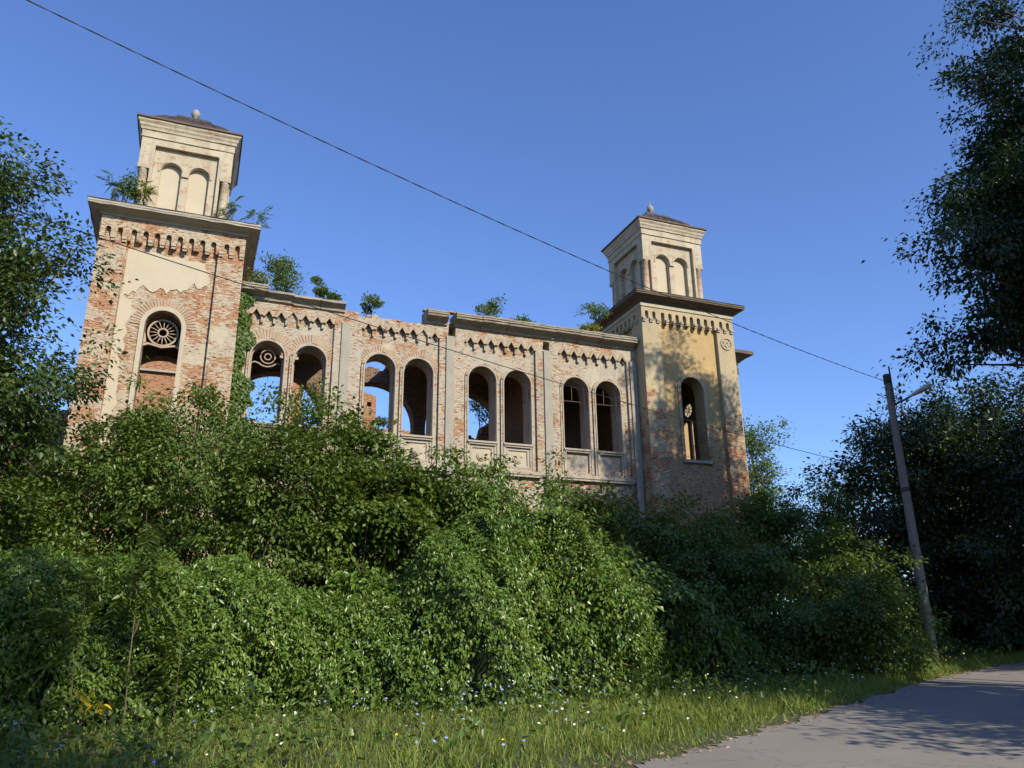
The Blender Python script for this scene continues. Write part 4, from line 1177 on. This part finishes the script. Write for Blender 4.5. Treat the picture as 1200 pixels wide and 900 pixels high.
# --- saplings and weeds rooted in the masonry --------------------------
RF = [
 # x, y(behind facade), z base, height, radius, seed, mat, kind, label
 (-4.62, -.35, 18.25, 2.0, .42, 91, 'leaf_roof', 'leaf', 'dark bushy sapling on the ledge left of the left belfry'),
 (-4.9, -.5, 18.2, 1.5, .45, 92, 'leaf_roof', 'frond', 'thin sapling leaning out over the left tower\'s outer cornice'),
 (-3.95, -.9, 18.2, 1.15, .42, 93, 'leaf_yellow', 'frond', 'yellowish sapling at the foot of the left belfry\'s corner'),
 (-.45, -.5, 18.15, 1.5, .40, 94, 'leaf_roof', 'frond', 'sapling right of the left belfry beside its corner column'),
 (.35, -.35, 18.1, 1.3, .55, 95, 'leaf_roof', 'frond', 'wispy weed spreading off the left tower\'s inner cornice'),
 (1.8, 3.2, 15.1, 4.9, 1.25, 96, 'leaf_roof', 'leaf', 'small tree growing behind the nave wall beside the left tower'),
 (.85, 1.0, 15.5, 2.0, .45, 97, 'leaf_yellow', 'leaf', 'yellow-green sapling on the wall head next to the left tower'),
 (3.25, .25, 15.75, 1.25, .30, 98, 'leaf_roof', 'leaf', 'thin sapling on the first cornice stretch'),
 (3.95, .25, 15.7, .55, .22, 99, 'leaf_roof', 'leaf', 'tiny weed at the broken end of the first cornice'),
 (5.45, .35, 15.2, 1.3, .48, 100, 'leaf_roof', 'leaf', 'bushy weed in the gap where the cornice is missing'),
 (11.2, .5, 15.9, 1.5, .72, 101, 'leaf_roof', 'leaf', 'spreading sapling on the long cornice, midway along it'),
 (12.9, .4, 15.92, .45, .35, 102, 'leaf_roof', 'leaf', 'low weed tuft right of the spreading cornice sapling'),
 (16.9, .6, 15.9, 2.5, .62, 103, 'leaf_roof', 'leaf', 'dark sapling against the right tower\'s side above the cornice'),
 (16.2, .5, 15.92, .8, .40, 104, 'leaf_yellow', 'leaf', 'light weed on the cornice beside the dark sapling'),
 (13.2, 7.6, 12.5, 2.4, .75, 105, 'leaf_frond', 'leaf', 'bright green sapling inside the ruin, seen through a window'),
 (9.0, 13.8, 14.0, 1.0, .6, 106, 'leaf_roof', 'leaf', 'weed on the broken rear wall inside the ruin'),
]
for (x, y, z, h, r, sd, mt, kd, lb) in RF:
    if kd == 'frond':
        plant('sapling', syn(x, y, z), [(0, 0, h*.75, r*.5, r*.5, h*.22)], lb, 'sapling', sd, n=9, per=2, cr_=.42, size=.11, mat=mt, kind='frond', droop=.35, r0=.018, nb=9, bark='twig', top=h*.8)
    else:
        n = int(14 + 30*r)
        plant('sapling', syn(x, y, z), [(0, 0, h*.66, r, r, h*.32), (r*.3, 0, h*.45, r*.7, r*.7, h*.25)], lb, 'sapling', sd, n=n, per=26 if r < .9 else 55, cr_=.20 if r < .9 else .36, size=.115, mat=mt,
              droop=.3, r0=.02 + .02*r, nb=14, bark='twig', top=h*.8, shell=.6)

# distant trees seen past the right tower
plant('distant_tree', syn(33.0, 10, 1.6), [(0, 0, 7.0, 1.8, 2.0, 5.0), (.2, 0, 12.2, 1.5, 1.5, 2.6)], 'pale tree peeping out behind the right tower\'s edge', 'tree', 111, n=200, per=60, cr_=.6, size=.2, mat='leaf_roof', r0=.2, nb=30, ovate=False)
plant('distant_tree', (17.5, 45, 1.5), [(0, 0, 6.0, 3.4, 3, 3.6), (-2, 0, 5, 3, 3, 3)], 'distant tree low on the skyline between tower and pole', 'tree', 112, n=220, per=45, cr_=.8, size=.17, mat='leaf_roof', r0=.2, nb=30, ovate=False)
plant('distant_tree', (33, 50, 1.5), [(0, 0, 8, 7, 4, 8), (-5, 0, 6, 5, 4, 5)], 'distant tree closing the view beyond the road', 'tree', 113, n=300, per=60, cr_=1.0, size=.2, mat='leaf_oak', r0=.3, nb=30, ovate=False)

# woods closing the horizon: one mass, nobody could count it
def woods():
    rng = np.random.default_rng(131)
    n = 900
    a = rng.uniform(-.55, 1.25, n); r = rng.uniform(70, 95, n)
    C = np.stack([r*np.sin(a), r*np.cos(a), 1.5 + rng.random(n)*(4.2 + 1.6*np.sin(a*9) + 1.2*np.sin(a*23))], axis=1)
    P, D, N, L, W, t = foliage(rng, C, np.tile([0, -.6, .6], (n, 1)), 30, 2.4, .75, .5)
    tag(link('far_woods', leaf_mesh('far_woods', P, D, N, L, W, t), MT['leaf_tree']), 'far belt of trees low along the horizon', 'woods', kind='stuff')
woods()

# --- utility pole, lamp, cables ----------------------------------------
PX, PY = 13.3, 26.89
PZ = gz(PX, PY)
pole = empty('utility_pole', (PX, PY, PZ)); tag(pole, 'grey concrete utility pole with a street lamp at the road bend', 'utility pole')
link('shaft', MB().lathe([(.165, -.2), (.155, 2.5), (.135, 6.0), (.115, 9.3), (.115, 9.42)], 14).mesh('shaft'), MT['concrete'], pole)
link('pole_cap', MB().lathe([(.125, 9.40), (.125, 9.72), (.10, 9.76)], 12).mesh('pole_cap'), MT['iron'], pole)
link('mast_pipe', MB().tube([(.12, -.03, 8.6), (.12, -.03, 10.05)], .03, 8).mesh('mast_pipe'), MT['iron'], pole)
lamp = link('lamp_arm', MB().tube([(.08, -.05, 8.62), (.35, -.30, 8.72), (.62, -.55, 8.86)], .035, 8).mesh('lamp_arm'), MT['iron'], pole)
def lamp_head():
    v = []; f = []; n = 10
    a = Vector((.50, -.44, 8.80)); b = Vector((1.02, -.94, 9.03)); d = (b - a).normalized()
    s = d.cross(Vector((0, 0, 1))).normalized(); u = s.cross(d)
    prof = [(0, .05, .05), (.12, .08, .07), (.35, .15, .10), (.70, .17, .11), (.92, .14, .09), (1.0, .05, .04)]
    for (t, w, h) in prof:
        for k in range(n):
            q = 2*math.pi*k/n
            zz = math.sin(q)*h*(1.0 if math.sin(q) > 0 else .45)
            v.append(tuple(a.lerp(b, t) + s*math.cos(q)*w + u*zz))
    for i in range(len(prof)-1):
        for k in range(n):
            m = (k+1) % n
            f.append((i*n+k, i*n+m, (i+1)*n+m, (i+1)*n+k))
    f.append(tuple(range(n))[::-1]); f.append(tuple((len(prof)-1)*n+k for k in range(n)))
    return MB().add(v, f, True).mesh('lamp_head')
link('lamp_head', lamp_head(), MT['metal'], pole)
ins = MB().lathe([(.03, 0), (.05, .03), (.05, .07), (.035, .09), (.045, .12), (.02, .15)], 10).mesh('insulator')
for (dx, dz) in ((.33, 9.02), (.36, 9.28), (.33, 8.78)):
    o = link('insulator', ins, MT['iron'], pole, (dx, -.10, dz))
    link('hook', MB().tube([(0, .05, 0), (-.10, .06, -.05), (-.22, .08, -.04)], .012, 5).mesh('hook'), MT['iron'], o)
for (dx, dz, w) in ((-.30, 8.95, 1), (-.28, 7.9, 1), (-.22, 7.55, 1)):
    link('hook', MB().tube([(dx*w, -.02, dz + .12), (dx*w - .02, -.02, dz), (dx*w*.6, -.02, dz - .06), (-.10, -.02, dz - .02)], .014, 5).mesh('hook'), MT['iron'], pole)
link('clamp', MB().lathe([(.142, 5.55), (.158, 5.57), (.158, 5.68), (.142, 5.70)], 14).mesh('clamp'), MT['iron'], pole)

def cable(name, A, B, sag, rad, label, twist=False):
    A = Vector(A); B = Vector(B); n = 60
    pts = [A.lerp(B, i/n) - Vector((0, 0, sag*4*(i/n)*(1 - i/n))) for i in range(n+1)]
    mb = MB()
    if twist:
        m = 420
        for ph in (0, math.pi):
            q = []
            for i in range(m+1):
                t = i/m
                q.append(A.lerp(B, t) - Vector((0, 0, sag*4*t*(1-t))) + Vector((0, math.cos(t*260 + ph), math.sin(t*260 + ph)))*rad*.8)
            mb.tube(q, rad, 4)
    else:
        mb.tube(pts, rad, 6)
    tag(link(name, mb.mesh(name), MT['cable']), label, 'cable')
cable('overhead_cable', (PX - .12, PY - .05, PZ + 9.5), (-14.0, 3.6, 11.6), .62, .008, 'upper black cable crossing the sky from pole to top corner', True)
cable('service_cable', (PX - .15, PY - .05, PZ + 6.15), (-13.5, 4.0, 8.0), .45, .008, 'lower thin cable crossing in front of the ruin')

# --- verge: grass, weeds, wild flowers ----------------------------------
def verge():
    rng = np.random.default_rng(121)
    HP = np.array([(-14, 12.8), (-10.5, 13.0), (-7.5, 13.9), (-5.6, 15.3), (-4.4, 15.9), (-2.58, 16.2), (-.08, 16.6), (1.7, 17.7), (3.2, 19.3), (4.1, 20.4), (5.2, 21.3), (6.5, 22.0), (8.2, 23.4), (9.6, 24.4), (11.4, 25.6), (14.6, 29.2), (20, 33.5), (27, 38)])
    hs = np.concatenate([[0], np.cumsum(np.linalg.norm(np.diff(HP, axis=0), axis=1))]); hs /= hs[-1]
    rs = np.concatenate([[0], np.cumsum(np.linalg.norm(np.diff(RP, axis=0), axis=1))])
    i0 = np.argmin(np.hypot(RP[:, 0] + 9, RP[:, 1] - 0)); i1 = np.argmin(np.hypot(RP[:, 0] - 24, RP[:, 1] - 33))
    def pts(n, pw=1.0):
        u = rng.random(n); v = rng.random(n)**pw
        h = np.stack([np.interp(u, hs, HP[:, k]) for k in (0, 1)], axis=1)
        r = np.stack([np.interp(rs[i0] + u*(rs[i1]-rs[i0]), rs, RP[:, k]) for k in (0, 1)], axis=1)
        p = r*(1 - v[:, None]) + (h + .5*(h - r)/np.linalg.norm(h - r, axis=1)[:, None])*v[:, None]
        return p, v
    def blades(n, hmin, hmax, w, name):
        p, v = pts(n)
        # keep what the picture can hold
        keep = (p[:, 1] > 8.5); p = p[keep]; v = v[keep]; n = len(p)
        patch = .5 + .5*fnoise(p[:, 0]*.9, p[:, 1]*.9, 3.3)
        kp = rng.random(n) < .35 + .65*np.clip(.5 + .9*fnoise(p[:, 0]*3.1, p[:, 1]*3.3, 9.1), 0, 1); p = p[kp]; v = v[kp]; patch = patch[kp]; n = len(p)
        edge = np.clip(v*6, .25, 1)
        H = (hmin + (hmax-hmin)*rng.random(n)**1.5)*(.55 + .6*patch)*edge*(1.1 - .5*v)
        base = np.stack([p[:, 0], p[:, 1], gz_np(p[:, 0], p[:, 1]) - .01], axis=1)
        lean = rng.normal(size=(n, 3))*.38; lean[:, 2] = 1
        lean = unit(lean); bend = unit(rng.normal(size=(n, 3))*np.array([1, 1, .1]))
        side = unit(np.cross(lean, bend))
        ww = (w*rng.uniform(.6, 1.3, n))[:, None]; H = H[:, None]
        V = np.empty((n, 5, 3), np.float32)
        V[:, 0] = base - side*ww; V[:, 1] = base + side*ww
        mid = base + lean*H*.55 + bend*H*.08
        V[:, 2] = mid + side*ww*.75; V[:, 3] = mid - side*ww*.75
        V[:, 4] = base + lean*H*.95 + bend*H*.36
        idx = np.arange(n)[:, None]*5
        q = (idx + np.array([[0, 1, 2, 3]])); t3 = (idx + np.array([[3, 2, 4]]))
        loops = np.concatenate([q, t3], axis=1).ravel().astype(np.int32)
        me = bpy.data.meshes.new(name)
        me.vertices.add(n*5); me.vertices.foreach_set('co', V.ravel())
        me.loops.add(len(loops)); me.loops.foreach_set('vertex_index', loops)
        st = (np.arange(n)[:, None]*7 + np.array([[0, 4]])).ravel().astype(np.int32)
        me.polygons.add(2*n); me.polygons.foreach_set('loop_start', st)
        a = me.attributes.new('tint', 'FLOAT', 'FACE')
        tn = np.clip(.15 + .5*rng.random(n) + .25*patch - .1 + np.where(rng.random(n) < .10, .4, 0), 0, 1)
        a.data.foreach_set('value', np.repeat(tn, 2).astype(np.float32))
        me.update(calc_edges=True)
        return me
    o = link('grass', blades(115000, .12, .50, .0070, 'grass'), MT['grass']); tag(o, 'tall unmown grass on the verge between hedge and road', 'grass', kind='stuff')
    # broad-leaved weeds among the grass
    n = 3600
    p, v = pts(n, .6); k = (p[:, 1] > 9) & (rng.random(n) < np.clip(.28 - .11*(p[:, 0] + 2), .22, 1)); p = p[k]; n = len(p)
    C = np.stack([p[:, 0], p[:, 1], gz_np(p[:, 0], p[:, 1]) + rng.uniform(.08, .5, n)], axis=1)
    P, D, N, L, W, t = foliage(rng, C, np.tile([0, -.3, 1.0], (n, 1)), 9, .22, .12, .3)
    o = link('weeds', leaf_mesh('weeds', P, D, N, L, W, t, True), MT['leaf_frond']); tag(o, 'broad-leaved weeds scattered through the verge grass', 'weeds', kind='stuff')
    # wild flowers: small five-petalled heads on thin stalks
    for (nm, colr, n, sz, lab) in (('white_wildflowers', (.75, .73, .68), 300, .020, 'small white flower heads dotting the verge'),
                                   ('blue_wildflowers', (.30, .36, .72), 420, .022, 'pale blue chicory flowers dotting the verge'),
                                   ('yellow_wildflowers', (.75, .55, .06), 120, .017, 'tiny yellow flowers in the verge grass')):
        m, nn, ll, b = new_mat(nm); b.inputs['Base Color'].default_value = (*colr, 1); b.inputs['Roughness'].default_value = .7
        t_ = NT(m); ob = t_.node('ShaderNodeTexCoord').outputs['Object']
        ll.new(t_.mix(t_.noise(ob, 6.0), (*colr,), tuple(c*.75 for c in colr)), b.inputs['Base Color'])
        p, v = pts(n, .8); k = p[:, 1] > 9
        if nm.startswith('blue'): k &= p[:, 0] < 1.5
        if nm.startswith('white'): k &= p[:, 0] > -4
        p = p[k]
        mb = MB()
        for (x, y) in p:
            h = rng.uniform(.28, .62); g0 = gz(x, y); bx, by = rng.normal(size=2)*.05
            top = Vector((x + bx, y + by, g0 + h))
            nv = Vector((rng.normal()*.4, -.5 + rng.normal()*.4, .8)).normalized()
            a = nv.orthogonal().normalized(); c = nv.cross(a)
            ring = []
            for q in range(10):
                rr = sz*(1.25 if q % 2 == 0 else .6)*rng.uniform(.85, 1.15)
                ring.append(tuple(top + a*rr*math.cos(q*math.pi/5) + c*rr*math.sin(q*math.pi/5) + nv*.006))
            mb.add([tuple(top)] + ring, [(0, i+1, (i+1) % 10 + 1) for i in range(10)])
        o = link(nm, mb.mesh(nm), m); tag(o, lab, 'flowers', kind='stuff')
    # dry leaves and crumbs at the tarmac's edge
    n = 420
    i = rng.integers(i0, i1, n); q = RP[i] + RN[i]*rng.normal(.05, .16, n)[:, None] + rng.normal(size=(n, 2))*.05
    C = np.stack([q[:, 0], q[:, 1], gz_np(q[:, 0], q[:, 1]) + .03], axis=1)
    D = rng.normal(size=(n, 3)); D[:, 2] *= .25
    lm = leaf_mat('dry leaves', (.22, .15, .07), (.34, .24, .12), (.48, .36, .2), .1, .8)
    o = link('leaf_litter', leaf_mesh('leaf_litter', C, D, np.tile([0, 0, 1.], (n, 1)) + rng.normal(size=(n, 3))*.3, rng.uniform(.04, .09, n), rng.uniform(.03, .06, n), rng.random(n), True), lm)
    tag(o, 'dry leaves lying along the tarmac edge', 'leaf litter', kind='stuff')
verge()
